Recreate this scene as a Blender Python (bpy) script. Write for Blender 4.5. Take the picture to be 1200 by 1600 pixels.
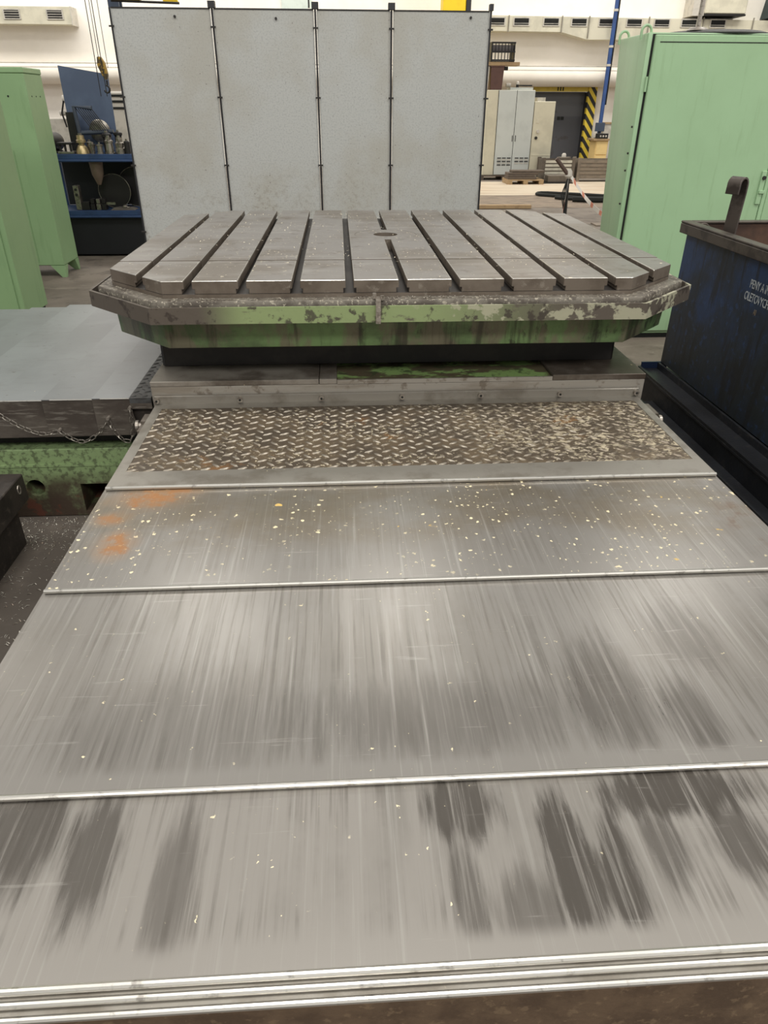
import bpy, bmesh, math, random
from mathutils import Vector, Matrix
random.seed(7)
for o in list(bpy.data.objects): bpy.data.objects.remove(o, do_unlink=True)
SC = bpy.context.scene
COL = SC.collection
PI = math.pi

# ------------------------------------------------------------------ camera
cam = bpy.data.cameras.new('camera'); camo = bpy.data.objects.new('camera', cam); COL.objects.link(camo)
p, y, r = math.radians(30.1), math.radians(3.47), math.radians(.24)
fw = Vector((math.sin(y)*math.cos(p), math.cos(y)*math.cos(p), -math.sin(p)))
rt = Vector((math.cos(y), -math.sin(y), 0)); up = rt.cross(fw)
rt2 = math.cos(r)*rt + math.sin(r)*up; up2 = -math.sin(r)*rt + math.cos(r)*up
camo.matrix_world = Matrix(((rt2.x, up2.x, -fw.x, 0), (rt2.y, up2.y, -fw.y, 0), (rt2.z, up2.z, -fw.z, 1.46), (0, 0, 0, 1)))
cam.sensor_fit = 'VERTICAL'; cam.sensor_height = 32.0; cam.lens = 1095/1600*32.0
cam.clip_start = .05; cam.clip_end = 200
SC.camera = camo

# ------------------------------------------------------------------ world and lights
w = bpy.data.worlds.new('hall_daylight'); SC.world = w; w.use_nodes = True
bg = w.node_tree.nodes['Background']; bg.inputs[0].default_value = (1.0, .97, .92, 1); bg.inputs[1].default_value = .46
def skylight(x, yy, sx, sy, L, z=9.0, tilt=0):
    l = bpy.data.lights.new('skylight', 'AREA'); l.shape = 'RECTANGLE'; l.size = sx; l.size_y = sy
    l.energy = L*PI*sx*sy; l.color = (1, .98, .94)
    o = bpy.data.objects.new('skylight', l); o.location = (x, yy, z); o.rotation_euler = (tilt, 0, 0); COL.objects.link(o)
for xx in (-9.0, -3.0, .9, 6.9): skylight(xx, 12.0, 2.2, 1.6, 9.0)
for xx in (-6.0, 0.0, 6.0): skylight(xx, 1.0, 3.0, 2.4, 14.0)
for xx in (-1.5, 4.0): skylight(xx, -6.5, 4.5, 2.4, 15.0, 7.5)
wl_ = bpy.data.lights.new('side_fill', 'AREA'); wl_.shape = 'RECTANGLE'; wl_.size = 14; wl_.size_y = 4.5; wl_.energy = 2.2*PI*63; wl_.color = (1, .98, .95)  # fill light added at the right so left-facing sides stay darker; no windows built
wlo = bpy.data.objects.new('side_fill', wl_); COL.objects.link(wlo); wlo.location = (14, -3.5, 5.5)
wlo.rotation_euler = (Vector((0, 3, .8))-Vector((14, -3.5, 5.5))).to_track_quat('-Z', 'Z').to_euler()
skylight(1.0, 17.5, 30, 1.6, 11.0, 8.5, math.radians(25))
vs = SC.view_settings
vs.view_transform = 'Standard'; vs.look = 'None'; vs.gamma = 1; vs.use_curve_mapping = False; vs.exposure = 0.0

# ------------------------------------------------------------------ helpers
def lin(c):
    return tuple((v/255/12.92 if v/255 <= .04045 else ((v/255+.055)/1.055)**2.4) for v in c) + (1,)

class NT:
    def __init__(s, m): s.m = m; s.t = m.node_tree; s.n = s.t.nodes
    def new(s, k, **kw):
        n = s.n.new(k)
        for a, v in kw.items(): setattr(n, a, v)
        return n
    def link(s, a, b): s.t.links.new(a, b)

def M(name, base, rough=.5, metal=0., layers=(), bump=None, rnd=False, spec=.5, aniso=0):
    """layers: dict(c=rgb, r=rough, m=metal, f=factor, k=[mask,...]); mask: ('n',scale,lo,hi[,stretch]) noise,
       ('v',scale,lo,hi[,stretch]) flakes, ('g',axis,lo,hi) gradient along an object axis"""
    m = bpy.data.materials.new(name); m.use_nodes = True
    N = NT(m); b = N.n['Principled BSDF']
    tc = N.new('ShaderNodeTexCoord'); co = tc.outputs['Object']
    if rnd:
        oi = N.new('ShaderNodeObjectInfo'); sc = N.new('ShaderNodeVectorMath', operation='SCALE')
        cb = N.new('ShaderNodeCombineXYZ')
        for i in range(3): N.link(oi.outputs['Random'], cb.inputs[i])
        N.link(cb.outputs[0], sc.inputs[0]); sc.inputs[3].default_value = 37.0
        ad = N.new('ShaderNodeVectorMath', operation='ADD'); N.link(co, ad.inputs[0]); N.link(sc.outputs[0], ad.inputs[1]); con = ad.outputs[0]
    else: con = co
    sep = N.new('ShaderNodeSeparateXYZ'); N.link(co, sep.inputs[0])
    def ramp(src, lo, hi, inv=False):
        r = N.new('ShaderNodeMapRange', interpolation_type='SMOOTHSTEP'); N.link(src, r.inputs[0])
        a, bb = (lo, hi) if lo <= hi else (hi, lo); flip = (lo > hi) != inv
        r.inputs[1].default_value = a; r.inputs[2].default_value = bb
        r.inputs[3].default_value = 1 if flip else 0; r.inputs[4].default_value = 0 if flip else 1
        return r.outputs[0]
    def mask(k):
        if k[0] == 'g': return ramp(sep.outputs['xyz'.index(k[1])], k[2], k[3])
        if k[0] == 'b':      # brushed blob: centre x, y, radii, softness, raggedness
            vv = N.new('ShaderNodeVectorMath', operation='SUBTRACT'); N.link(co, vv.inputs[0]); vv.inputs[1].default_value = (k[1], k[2], 0)
            dv = N.new('ShaderNodeVectorMath', operation='MULTIPLY'); N.link(vv.outputs[0], dv.inputs[0]); dv.inputs[1].default_value = (1/k[3], 1/k[4], 0)
            ln = N.new('ShaderNodeVectorMath', operation='LENGTH'); N.link(dv.outputs[0], ln.inputs[0])
            mp = N.new('ShaderNodeMapping'); N.link(co, mp.inputs[0]); mp.inputs['Scale'].default_value = k[7] if len(k) > 7 else (7, .7, 1)
            t = N.new('ShaderNodeTexNoise'); t.inputs['Scale'].default_value = 9; t.inputs['Detail'].default_value = 6; t.inputs['Roughness'].default_value = .6; N.link(mp.outputs[0], t.inputs[0])
            ma = N.new('ShaderNodeMath', operation='MULTIPLY_ADD'); N.link(t.outputs[0], ma.inputs[0]); ma.inputs[1].default_value = k[6]; N.link(ln.outputs['Value'], ma.inputs[2])
            return ramp(ma.outputs[0], 1+k[5]+k[6]*.5, 1-k[5]+k[6]*.5)
        st = k[4] if len(k) > 4 else (1, 1, 1)
        mp = N.new('ShaderNodeMapping'); N.link(con, mp.inputs[0]); mp.inputs['Scale'].default_value = st
        if len(k) > 5: mp.inputs['Location'].default_value = k[5]
        if k[0] == 'n':
            t = N.new('ShaderNodeTexNoise'); t.inputs['Scale'].default_value = k[1]; t.inputs['Detail'].default_value = 6; t.inputs['Roughness'].default_value = .62
            N.link(mp.outputs[0], t.inputs[0]); return ramp(t.outputs[0], k[2], k[3])
        t = N.new('ShaderNodeTexVoronoi'); t.inputs['Scale'].default_value = k[1]
        # warp so that flakes are ragged
        nz = N.new('ShaderNodeTexNoise'); nz.inputs['Scale'].default_value = k[1]*2.2; nz.inputs['Detail'].default_value = 3
        N.link(mp.outputs[0], nz.inputs[0])
        sb = N.new('ShaderNodeVectorMath', operation='MULTIPLY_ADD'); N.link(nz.outputs['Color'], sb.inputs[0])
        sb.inputs[1].default_value = (1.0/k[1],)*3; N.link(mp.outputs[0], sb.inputs[2]); N.link(sb.outputs[0], t.inputs[0])
        # size differs from flake to flake
        sz = N.new('ShaderNodeMath', operation='MULTIPLY'); N.link(t.outputs['Distance'], sz.inputs[0])
        sp = N.new('ShaderNodeSeparateColor'); N.link(t.outputs['Color'], sp.inputs[0])
        mr = N.new('ShaderNodeMapRange'); N.link(sp.outputs[0], mr.inputs[0]); mr.inputs[3].default_value = .8; mr.inputs[4].default_value = 6
        N.link(mr.outputs[0], sz.inputs[1])
        return ramp(sz.outputs[0], k[3], k[2])
    colr, ro, me = None, None, None
    def val(v):
        n = N.new('ShaderNodeValue'); n.outputs[0].default_value = v; return n.outputs[0]
    rgb = N.new('ShaderNodeRGB'); rgb.outputs[0].default_value = lin(base); colr = rgb.outputs[0]; ro = val(rough); me = val(metal)
    for L in layers:
        f = None
        for k in L.get('k', ()):
            x = mask(k)
            if f is None: f = x
            else:
                mu = N.new('ShaderNodeMath', operation='MULTIPLY'); N.link(f, mu.inputs[0]); N.link(x, mu.inputs[1]); f = mu.outputs[0]
        mu = N.new('ShaderNodeMath', operation='MULTIPLY'); N.link(f, mu.inputs[0]); mu.inputs[1].default_value = L.get('f', 1.0); f = mu.outputs[0]
        if 'c' in L:
            mx = N.new('ShaderNodeMix', data_type='RGBA'); N.link(f, mx.inputs[0]); N.link(colr, mx.inputs[6]); mx.inputs[7].default_value = lin(L['c']); colr = mx.outputs[2]
        for key in ('r', 'm'):
            if key in L:
                mx = N.new('ShaderNodeMix', data_type='FLOAT'); N.link(f, mx.inputs[0]); N.link(ro if key == 'r' else me, mx.inputs[2]); mx.inputs[3].default_value = L[key]
                if key == 'r': ro = mx.outputs[0]
                else: me = mx.outputs[0]
    N.link(colr, b.inputs['Base Color']); N.link(ro, b.inputs['Roughness']); N.link(me, b.inputs['Metallic'])
    b.inputs['Specular IOR Level'].default_value = spec
    if bump:
        mp = N.new('ShaderNodeMapping'); N.link(con, mp.inputs[0]); mp.inputs['Scale'].default_value = bump[2] if len(bump) > 2 else (1, 1, 1)
        t = N.new('ShaderNodeTexNoise'); t.inputs['Scale'].default_value = bump[1]; t.inputs['Detail'].default_value = 5
        N.link(mp.outputs[0], t.inputs[0]); bp = N.new('ShaderNodeBump'); bp.inputs['Strength'].default_value = bump[0]; bp.inputs['Distance'].default_value = .004
        N.link(t.outputs[0], bp.inputs['Height']); N.link(bp.outputs[0], b.inputs['Normal'])
    return m

ORG = {}
class MB:
    def __init__(s): s.v = []; s.f = []
    def add(s, vs, fs):
        n = len(s.v); s.v += [tuple(v) for v in vs]; s.f += [tuple(i+n for i in f) for f in fs]; return s
    def box(s, x0, x1, y0, y1, z0, z1):
        return s.add([(x0,y0,z0),(x1,y0,z0),(x1,y1,z0),(x0,y1,z0),(x0,y0,z1),(x1,y0,z1),(x1,y1,z1),(x0,y1,z1)],
                     [(3,2,1,0),(4,5,6,7),(0,1,5,4),(1,2,6,5),(2,3,7,6),(3,0,4,7)])
    def hexa(s, bot, top):
        return s.add(list(bot)+list(top), [(3,2,1,0),(4,5,6,7),(0,1,5,4),(1,2,6,5),(2,3,7,6),(3,0,4,7)])
    def prism(s, poly, ax, a0, a1):
        def P(q, a): return {'x': (a, q[0], q[1]), 'y': (q[0], a, q[1]), 'z': (q[0], q[1], a)}[ax]
        n = len(poly)
        return s.add([P(q, a0) for q in poly]+[P(q, a1) for q in poly],
                     [tuple(range(n-1, -1, -1)), tuple(range(n, 2*n))]+[(i, (i+1) % n, n+(i+1) % n, n+i) for i in range(n)])
    def ring(s, outer, inner, z0, z1):
        n = len(outer)
        vs = [(a, b, z) for z in (z0, z1) for L in (outer, inner) for a, b in L]
        fs = []
        for i in range(n):
            j = (i+1) % n
            fs += [(i, j, 2*n+j, 2*n+i), (n+j, n+i, 3*n+i, 3*n+j), (2*n+i, 2*n+j, 3*n+j, 3*n+i), (j, i, n+i, n+j)]
        return s.add(vs, fs)
    def cyl(s, p0, p1, r0, r1=None, n=14):
        if r1 is None: r1 = r0
        p0 = Vector(p0); p1 = Vector(p1); d = (p1-p0).normalized()
        a = d.orthogonal().normalized(); b = d.cross(a)
        vs = []
        for q, rr in ((p0, r0), (p1, r1)):
            vs += [q+rr*(math.cos(2*PI*i/n)*a+math.sin(2*PI*i/n)*b) for i in range(n)]
        return s.add(vs, [tuple(range(n-1, -1, -1)), tuple(range(n, 2*n))]+[(i, (i+1) % n, n+(i+1) % n, n+i) for i in range(n)])
    def tube(s, pts, r, n=6, closed=False, flat=None):
        pts = [Vector(q) for q in pts]; m = len(pts); vs = []; fs = []
        prev = None
        for i, q in enumerate(pts):
            if closed: t = pts[(i+1) % m]-pts[i-1]
            else: t = pts[min(i+1, m-1)]-pts[max(i-1, 0)]
            t.normalize()
            a = t.orthogonal().normalized() if prev is None else (prev-t*prev.dot(t)).normalized()
            prev = a; b = t.cross(a)
            vs += [q+r*(math.cos(2*PI*k/n)*a+math.sin(2*PI*k/n)*b) for k in range(n)]
        for i in range(m if closed else m-1):
            j = (i+1) % m
            fs += [(i*n+k, i*n+(k+1) % n, j*n+(k+1) % n, j*n+k) for k in range(n)]
        if not closed: fs += [tuple(range(n-1, -1, -1)), tuple((m-1)*n+k for k in range(n))]
        return s.add(vs, fs)
    def lathe(s, c, prof, n=18):
        vs = [(c[0]+rr*math.cos(2*PI*i/n), c[1]+rr*math.sin(2*PI*i/n), c[2]+z) for rr, z in prof for i in range(n)]
        m = len(prof); fs = [(a*n+i, a*n+(i+1) % n, (a+1)*n+(i+1) % n, (a+1)*n+i) for a in range(m-1) for i in range(n)]
        fs += [tuple(range(n-1, -1, -1)), tuple((m-1)*n+i for i in range(n))]
        return s.add(vs, fs)
    def strip(s, pts, w, t):
        """flat bar bent along pts (in the XZ plane), width w along Y starting at given y, thickness t"""
        pts = [Vector(q) for q in pts]; m = len(pts); vs = []
        for i, q in enumerate(pts):
            d = (pts[min(i+1, m-1)]-pts[max(i-1, 0)]).normalized(); nn = Vector((-d.z, 0, d.x))
            for yy in (0, w):
                for sg in (-.5, .5): vs.append(q+Vector((0, yy, 0))+nn*t*sg)
        fs = []
        for i in range(m-1):
            a = i*4; b = a+4
            fs += [(a, a+1, b+1, b), (a+1, a+3, b+3, b+1), (a+3, a+2, b+2, b+3), (a+2, a, b, b+2)]
        fs += [(0, 2, 3, 1), ((m-1)*4, (m-1)*4+1, (m-1)*4+3, (m-1)*4+2)]
        return s.add(vs, fs)
    def build(s, name, mat, parent=None, loc=None, bevel=0, seg=1, smooth=35, cut=None):
        if parent is not None: org = ORG[parent.name]
        else: org = Vector(loc if loc is not None else (0, 0, 0))
        me = bpy.data.meshes.new(name)
        bm = bmesh.new()
        bv = [bm.verts.new(Vector(v)-org) for v in s.v]
        for f in s.f:
            try: bm.faces.new([bv[i] for i in f])
            except ValueError: pass
        bmesh.ops.recalc_face_normals(bm, faces=bm.faces)
        if cut:
            for pc, pn in cut:
                bmesh.ops.bisect_plane(bm, geom=bm.verts[:]+bm.edges[:]+bm.faces[:], plane_co=Vector(pc)-org, plane_no=pn, clear_outer=True, dist=1e-6)
                bmesh.ops.holes_fill(bm, edges=[e for e in bm.edges if e.is_boundary], sides=0)
            bmesh.ops.recalc_face_normals(bm, faces=bm.faces)
        if bevel:
            es = [e for e in bm.edges if len(e.link_faces) == 2 and e.calc_face_angle(0) > .5]
            bmesh.ops.bevel(bm, geom=es, offset=bevel, segments=seg, affect='EDGES', profile=.5, clamp_overlap=True)
        bm.to_mesh(me); bm.free()
        if smooth:
            for q in me.polygons: q.use_smooth = True
            me.set_sharp_from_angle(angle=math.radians(smooth))
        o = bpy.data.objects.new(name, me); COL.objects.link(o); me.materials.append(mat)
        if parent is not None: o.parent = parent
        else: o.location = org
        ORG[o.name] = org
        return o
def tag(o, label=None, cat=None, group=None, kind=None):
    if label: o['label'] = label
    if cat: o['category'] = cat
    if group: o['group'] = group
    if kind: o['kind'] = kind
    return o
def thing(name, label, cat, loc, group=None):
    o = bpy.data.objects.new(name, None); COL.objects.link(o); o.location = loc; o.empty_display_size = .1
    ORG[o.name] = Vector(loc); return tag(o, label, cat, group)
def stuff(o): o['kind'] = 'stuff'; return o
def struct(o): o['kind'] = 'structure'; return o
def copy_tree(o, parent=None, loc=None):
    c = o.copy(); COL.objects.link(c); ORG[c.name] = ORG[o.name]
    if parent is not None: c.parent = parent
    if loc is not None: c.location = loc
    for ch in list(o.children): copy_tree(ch, c)
    return c
def boolean(o, cutter_mb):
    c = cutter_mb.build('cutter', o.data.materials[0], None, loc=o.matrix_world.translation if o.parent is None else (0, 0, 0), smooth=0)
    if o.parent is not None: c.location = -ORG[o.name]; 
    if o.parent is not None: c.parent = o.parent
    bpy.context.view_layer.update()
    md = o.modifiers.new('cut', 'BOOLEAN'); md.operation = 'DIFFERENCE'; md.solver = 'EXACT'; md.object = c
    dg = bpy.context.evaluated_depsgraph_get(); me = bpy.data.meshes.new_from_object(o.evaluated_get(dg))
    o.modifiers.clear(); old = o.data; o.data = me; bpy.data.meshes.remove(old)
    bpy.data.objects.remove(c, do_unlink=True)
    for q in me.polygons: q.use_smooth = True
    me.set_sharp_from_angle(angle=math.radians(35))
def octo(x0, x1, y0, y1, c):
    return [(x0+c, y0), (x1-c, y0), (x1, y0+c), (x1, y1-c), (x1-c, y1), (x0+c, y1), (x0, y1-c), (x0, y0+c)]

# ------------------------------------------------------------------ materials
FLK = (228, 214, 176)
def plate_mat(y0, y1, dark, warm, flakes, seed, blobs=()):
    ms = []
    so = (seed*3.1, seed*1.7, 0)
    if warm: ms.append(dict(c=(122, 110, 90), f=warm, k=[('n', 2.2, .36, .62, (1, 1.3, 1), so), ('g', 'y', y0+.08, y0+.26)]))
    ms.append(dict(c=(128, 124, 117), f=dark*.75, r=.29, k=[('n', 2.0, .40, .66, (1.3, .7, 1), so), ('n', 6, .34, .60, (4, .25, 1), so), ('g', 'y', y0+.03, y0+.09)]))
    ms.append(dict(c=(104, 99, 92), f=dark*.72, k=[('n', 12, .47, .64, (9, .18, 1), so), ('n', 2.4, .34, .60, (1, 1, 1), so), ('g', 'y', y0+.03, y0+.07)]))
    ms.append(dict(c=(186, 183, 176), f=.35, k=[('n', 12, .54, .70, (10, .16, 1), so)]))
    for (cx, cy, rx, ry, f, soft) in blobs:
        ms.append(dict(c=(88, 83, 77), f=f, r=.27, k=[('b', cx-.2, cy-1.4, rx, ry, soft, 1.7), ('n', 12, .26, .50, (9, .22, 1), so), ('g', 'y', y0+.02, y0+.05)]))
    ms.append(dict(c=(196, 192, 184), f=.22, k=[('n', 16, .64, .70, (.3, 5, 1), so)]))
    if flakes:
        ms.append(dict(c=FLK, m=0, r=.8, f=.95, k=[('v', 26, .12, .18, (1, 1, 1), so), ('n', 3.0, .40, .52, (1, 1, 1), so)]))
        ms.append(dict(c=FLK, m=0, r=.8, f=.95, k=[('v', 70, .24, .34, (1, 1, 1), so), ('n', 3.5, .42, .56, (1, 1, 1), so)]))
        ms.append(dict(c=(214, 178, 96), m=0, r=.8, f=.9, k=[('v', 12, .09, .12, (1, 1, 1), so), ('n', 9, .46, .56, (1, 1, 1), so)]))
    else:
        ms.append(dict(c=FLK, m=0, r=.8, f=.9, k=[('v', 18, .06, .085, (1, 1, 1), so), ('n', 3.0, .47, .58, (1, 1, 1), so)]))
        ms.append(dict(c=FLK, m=0, r=.8, f=.9, k=[('v', 50, .12, .16, (1, 1, 1), so), ('n', 5, .48, .58, (1, 1, 1), so)]))
    return ms
STEEL = (142, 138, 132)
m_lip = M('lip_steel', (190, 187, 180), .30, .85, [dict(c=(110, 104, 96), f=.6, k=[('n', 40, .56, .7)])])
m_frame = M('frame_steel', (150, 145, 136), .42, .55, [dict(c=(112, 104, 92), f=.6, k=[('n', 7, .45, .65)]), dict(c=FLK, m=0, r=.8, k=[('v', 60, .10, .15), ('n', 5, .5, .6)])], bump=(.08, 60))
m_tread = M('tread_plate', (84, 74, 63), .52, .35, [
    dict(c=(120, 104, 82), f=.55, k=[('n', 9, .42, .66)]),
    dict(c=(150, 104, 56), f=.5, k=[('n', 6, .60, .70)]),
    dict(c=(188, 176, 150), m=0, r=.85, f=.8, k=[('n', 44, .50, .58, (.8, 1.2, 1)), ('n', 6, .36, .54), ('g', 'x', .0, .7)]),
    dict(c=(200, 188, 160), m=0, r=.85, f=.7, k=[('n', 70, .57, .62), ('n', 4, .42, .58)])], bump=(.3, 90))
m_lug = M('tread_lug', (146, 138, 125), .36, .55, [dict(c=(104, 92, 76), f=.6, k=[('n', 14, .45, .6)]), dict(c=(112, 100, 84), f=.6, k=[('g', 'x', .0, .6), ('n', 5, .3, .5)])])
m_table = M('table_steel', (134, 130, 125), .42, .5, [
    dict(c=(108, 98, 84), f=.6, k=[('n', 2.2, .45, .62)]),
    dict(c=(160, 156, 150), f=.5, k=[('n', 6, .5, .7, (.5, 3, 1))]),
    dict(c=(90, 80, 68), f=.5, k=[('n', 14, .56, .68)]),
    dict(c=(224, 214, 190), m=0, r=.8, k=[('v', 34, .14, .20), ('n', 2.6, .44, .56)]),
    dict(c=(224, 214, 190), m=0, r=.8, f=.8, k=[('v', 80, .22, .30), ('n', 3.4, .46, .60)])], bump=(.06, 70))
m_tabedge = M('table_edge_steel', (112, 102, 91), .5, .3, [dict(c=(84, 73, 62), f=.7, k=[('n', 8, .4, .65)]), dict(c=(150, 142, 130), f=.5, k=[('n', 22, .58, .68)])], bump=(.15, 60))
m_slotdark = M('slot_floor_steel', (72, 68, 64), .5, .4, [dict(c=(44, 38, 34), f=.8, k=[('n', 5, .45, .6, (1, .4, 1))])])
m_tray = M('tray_paint_worn', (92, 84, 75), .55, .25, [
    dict(c=(136, 152, 104), m=0, r=.6, f=.92, k=[('n', 7, .38, .46, (1, 1, 2)), ('g', 'x', -.68, -.50), ('g', 'x', .62, .0)]),
    dict(c=(164, 162, 138), m=0, r=.7, f=.85, k=[('n', 11, .50, .54, (1, 1, 1.4)), ('g', 'x', -.1, .25)]),
    dict(c=(60, 52, 46), f=.85, k=[('n', 18, .56, .62)])], bump=(.2, 40))
m_ledge = M('ledge_grimy_steel', (110, 104, 94), .55, .3, [dict(c=(70, 62, 54), f=.8, k=[('n', 12, .45, .6)]), dict(c=(180, 172, 154), m=0, r=.8, f=.7, k=[('n', 95, .56, .64)])], bump=(.3, 80))
m_body = M('body_green_paint', (112, 140, 92), .45, 0, [
    dict(c=(78, 92, 66), f=.75, k=[('n', 4, .42, .62, (1, 1, 1.6))]),
    dict(c=(50, 52, 42), f=.8, k=[('n', 22, .52, .64, (1, 1, .6)), ('n', 3, .4, .6)]),
    dict(c=(116, 108, 92), f=.8, k=[('n', 9, .44, .56, (1, 1, .5)), ('g', 'z', .765, .73)]),
    dict(c=(44, 42, 36), f=.7, k=[('n', 4, .5, .66, (5, 1, .5))])], bump=(.25, 60))
m_black = M('oily_black_iron', (26, 24, 22), .5, .2, [dict(c=(44, 40, 36), f=.7, k=[('n', 10, .45, .65)])])
m_saddle = M('saddle_steel', (154, 147, 137), .42, .4, [dict(c=(84, 74, 64), f=.8, k=[('n', 4, .42, .62)]), dict(c=(70, 58, 48), f=.7, k=[('g', 'x', .5, .75), ('n', 3, .3, .5)]), dict(c=FLK, m=0, r=.8, k=[('v', 50, .07, .11), ('n', 4, .48, .6)])], bump=(.1, 50))
m_recess = M('recess_green_paint', (132, 160, 98), .45, 0, [dict(c=(86, 74, 60), f=.95, k=[('n', 5, .46, .52, (1, 2, 1)), ('g', 'y', 2.62, 2.54)]), dict(c=(62, 72, 48), f=.8, k=[('n', 18, .55, .62)])])
m_screw = M('screw_steel', (168, 160, 150), .35, .7, [dict(c=(96, 86, 76), f=.6, k=[('n', 60, .52, .62)])])
m_scover = M('side_cover_steel', (136, 138, 140), .36, .45, [dict(c=(112, 113, 114), f=.5, k=[('n', 1.6, .42, .66)]), dict(c=(112, 110, 106), f=.3, k=[('n', 12, .54, .70, (.6, 2, 1))]), dict(c=(90, 86, 80), f=.6, k=[('n', 26, .64, .70)]), dict(c=FLK, m=0, r=.8, k=[('v', 36, .04, .06), ('n', 3, .54, .64)])], rnd=True)
m_skirt = M('skirt_steel', (98, 91, 83), .5, .35, [dict(c=(70, 62, 56), f=.8, k=[('n', 8, .4, .62, (.7, 1, 1.5))]), dict(c=(140, 134, 124), f=.5, k=[('n', 30, .56, .64, (.3, 1, 3))])], rnd=True, bump=(.1, 60))
m_dtread = M('dark_tread_plate', (84, 84, 84), .45, .4, [dict(c=(58, 56, 54), f=.7, k=[('n', 20, .45, .6)])])
m_dlug = M('dark_tread_lug', (64, 63, 62), .4, .5)
m_chain = M('chain_steel', (168, 162, 152), .35, .8, [dict(c=(80, 72, 64), f=.7, k=[('n', 90, .48, .6)])])
m_bed = M('bed_green_paint', (138, 160, 112), .55, 0, [
    dict(c=(86, 96, 68), f=.8, k=[('n', 45, .48, .6)]),
    dict(c=(58, 46, 38), f=.92, k=[('n', 4, .36, .52), ('g', 'z', .16, .06)]),
    dict(c=(66, 52, 42), f=.9, k=[('g', 'x', -1.25, -1.06), ('n', 4, .34, .5), ('g', 'z', .22, .14)]),
    dict(c=(96, 54, 40), f=.8, k=[('n', 9, .56, .62), ('g', 'z', .16, .06)])], bump=(.3, 60))
m_darksteel = M('dark_oiled_steel', (58, 52, 47), .5, .3, [dict(c=(38, 34, 31), f=.8, k=[('n', 7, .42, .62)]), dict(c=(80, 72, 64), f=.6, k=[('n', 30, .58, .66)])], bump=(.2, 60))
m_apron = M('apron_brown_iron', (98, 80, 62), .6, .15, [dict(c=(74, 58, 44), f=.8, k=[('n', 12, .42, .62)]), dict(c=(128, 108, 84), f=.5, k=[('n', 60, .56, .66)])], bump=(.3, 120))
m_bin = M('bin_blue_paint', (32, 56, 92), .5, 0, [
    dict(c=(28, 36, 44), f=.9, k=[('n', 2.6, .36, .58)]), dict(c=(30, 36, 36), f=.8, k=[('g', 'z', .55, .25), ('n', 4, .3, .55)]),
    dict(c=(40, 64, 100), f=.6, k=[('n', 22, .56, .64)]), dict(c=(22, 24, 26), f=.8, k=[('n', 5, .52, .62, (3, 3, .5))])], bump=(.15, 30))
m_binrim = M('bin_rim_rusty', (78, 70, 62), .5, .25, [dict(c=(48, 42, 38), f=.8, k=[('n', 8, .45, .6)])])
m_binin = M('bin_inside_rust', (88, 64, 50), .7, .1, [dict(c=(60, 44, 36), f=.8, k=[('n', 6, .42, .62)])])
m_hook = M('hook_bare_steel', (90, 82, 76), .4, .6, [dict(c=(58, 50, 46), f=.8, k=[('n', 10, .45, .62)])])
m_trolley = M('trolley_black_paint', (30, 32, 37), .45, .1, [dict(c=(52, 50, 50), f=.7, k=[('n', 30, .54, .62)]), dict(c=(16, 17, 20), f=.7, k=[('n', 4, .45, .6)])], bump=(.2, 80))
m_troblue = M('trolley_blue_paint', (28, 42, 70), .45, .1)
m_stencil = M('stencil_white_paint', (168, 172, 172), .7, 0, [dict(c=(70, 80, 90), f=.9, k=[('n', 60, .52, .6)])])
m_stencil2 = M('stencil_brown_paint', (112, 100, 84), .7, 0)
def greenpaint(name, c, dk):
    return M(name, c, .42, 0, [dict(c=dk, f=.45, k=[('n', 1.3, .40, .64)]), dict(c=dk, f=.6, k=[('n', 5, .54, .68, (4, 4, .5))]), dict(c=(70, 80, 62), f=.8, k=[('v', 9, .03, .05), ('n', 3, .5, .6)])], rnd=True, bump=(.05, 6))
m_gcabR = greenpaint('cabinet_mint_green', (154, 186, 146), (142, 172, 132))
m_gcabRs = m_gcabR
m_gcabL = greenpaint('locker_leaf_green', (138, 168, 124), (124, 152, 110))
m_gcabN = greenpaint('locker_moss_green', (122, 150, 108), (112, 140, 100))
m_gap = M('dark_gap', (24, 26, 22), .8)
m_panel = M('speckled_grey_panel', (172, 173, 169), .62, 0, [
    dict(c=(146, 148, 146), f=.6, k=[('n', 95, .48, .64)]), dict(c=(158, 154, 142), f=.6, k=[('n', 1.1, .44, .62)]),
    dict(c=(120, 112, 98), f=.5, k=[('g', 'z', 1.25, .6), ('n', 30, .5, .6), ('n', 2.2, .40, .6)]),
    dict(c=(74, 66, 58), f=.85, k=[('v', 60, .14, .19), ('n', 2.2, .42, .60)])], bump=(.25, 60))
m_panframe = M('panel_aluminium_edge', (170, 170, 166), .4, .4, [dict(c=(120, 118, 112), f=.5, k=[('n', 12, .5, .6)])])
m_post = M('black_post', (38, 38, 40), .5)
m_bolt = M('black_bolt', (48, 46, 44), .5, .4)
def plain(name, c, rough=.55, metal=0, var=.5, sc=6):
    return M(name, c, rough, metal, [dict(c=tuple(int(v*.78) for v in c), f=var, k=[('n', sc, .45, .65)])], rnd=True)
m_wall = M('white_wall', (244, 238, 228), .8, 0, [dict(c=(232, 226, 214), f=.6, k=[('n', .7, .42, .62)])])
m_duct = plain('beige_duct', (208, 202, 180), .5, 0, .4, 2)
m_floor = M('floor_concrete', (122, 112, 101), .72, 0, [
    dict(c=(96, 86, 76), f=.7, k=[('n', 1.1, .42, .62)]), dict(c=(74, 66, 58), f=.7, k=[('n', 4, .52, .66)]),
    dict(c=(150, 140, 126), f=.6, k=[('n', 2.4, .56, .68, (.3, 2, 1))]),
    dict(c=(74, 67, 60), f=.9, k=[('n', 2, .3, .5), ('g', 'y', 3.4, 2.7)]),
    dict(c=(205, 198, 184), f=.8, k=[('v', 26, .06, .09), ('n', 2, .46, .58)])], bump=(.4, 30))
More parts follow.
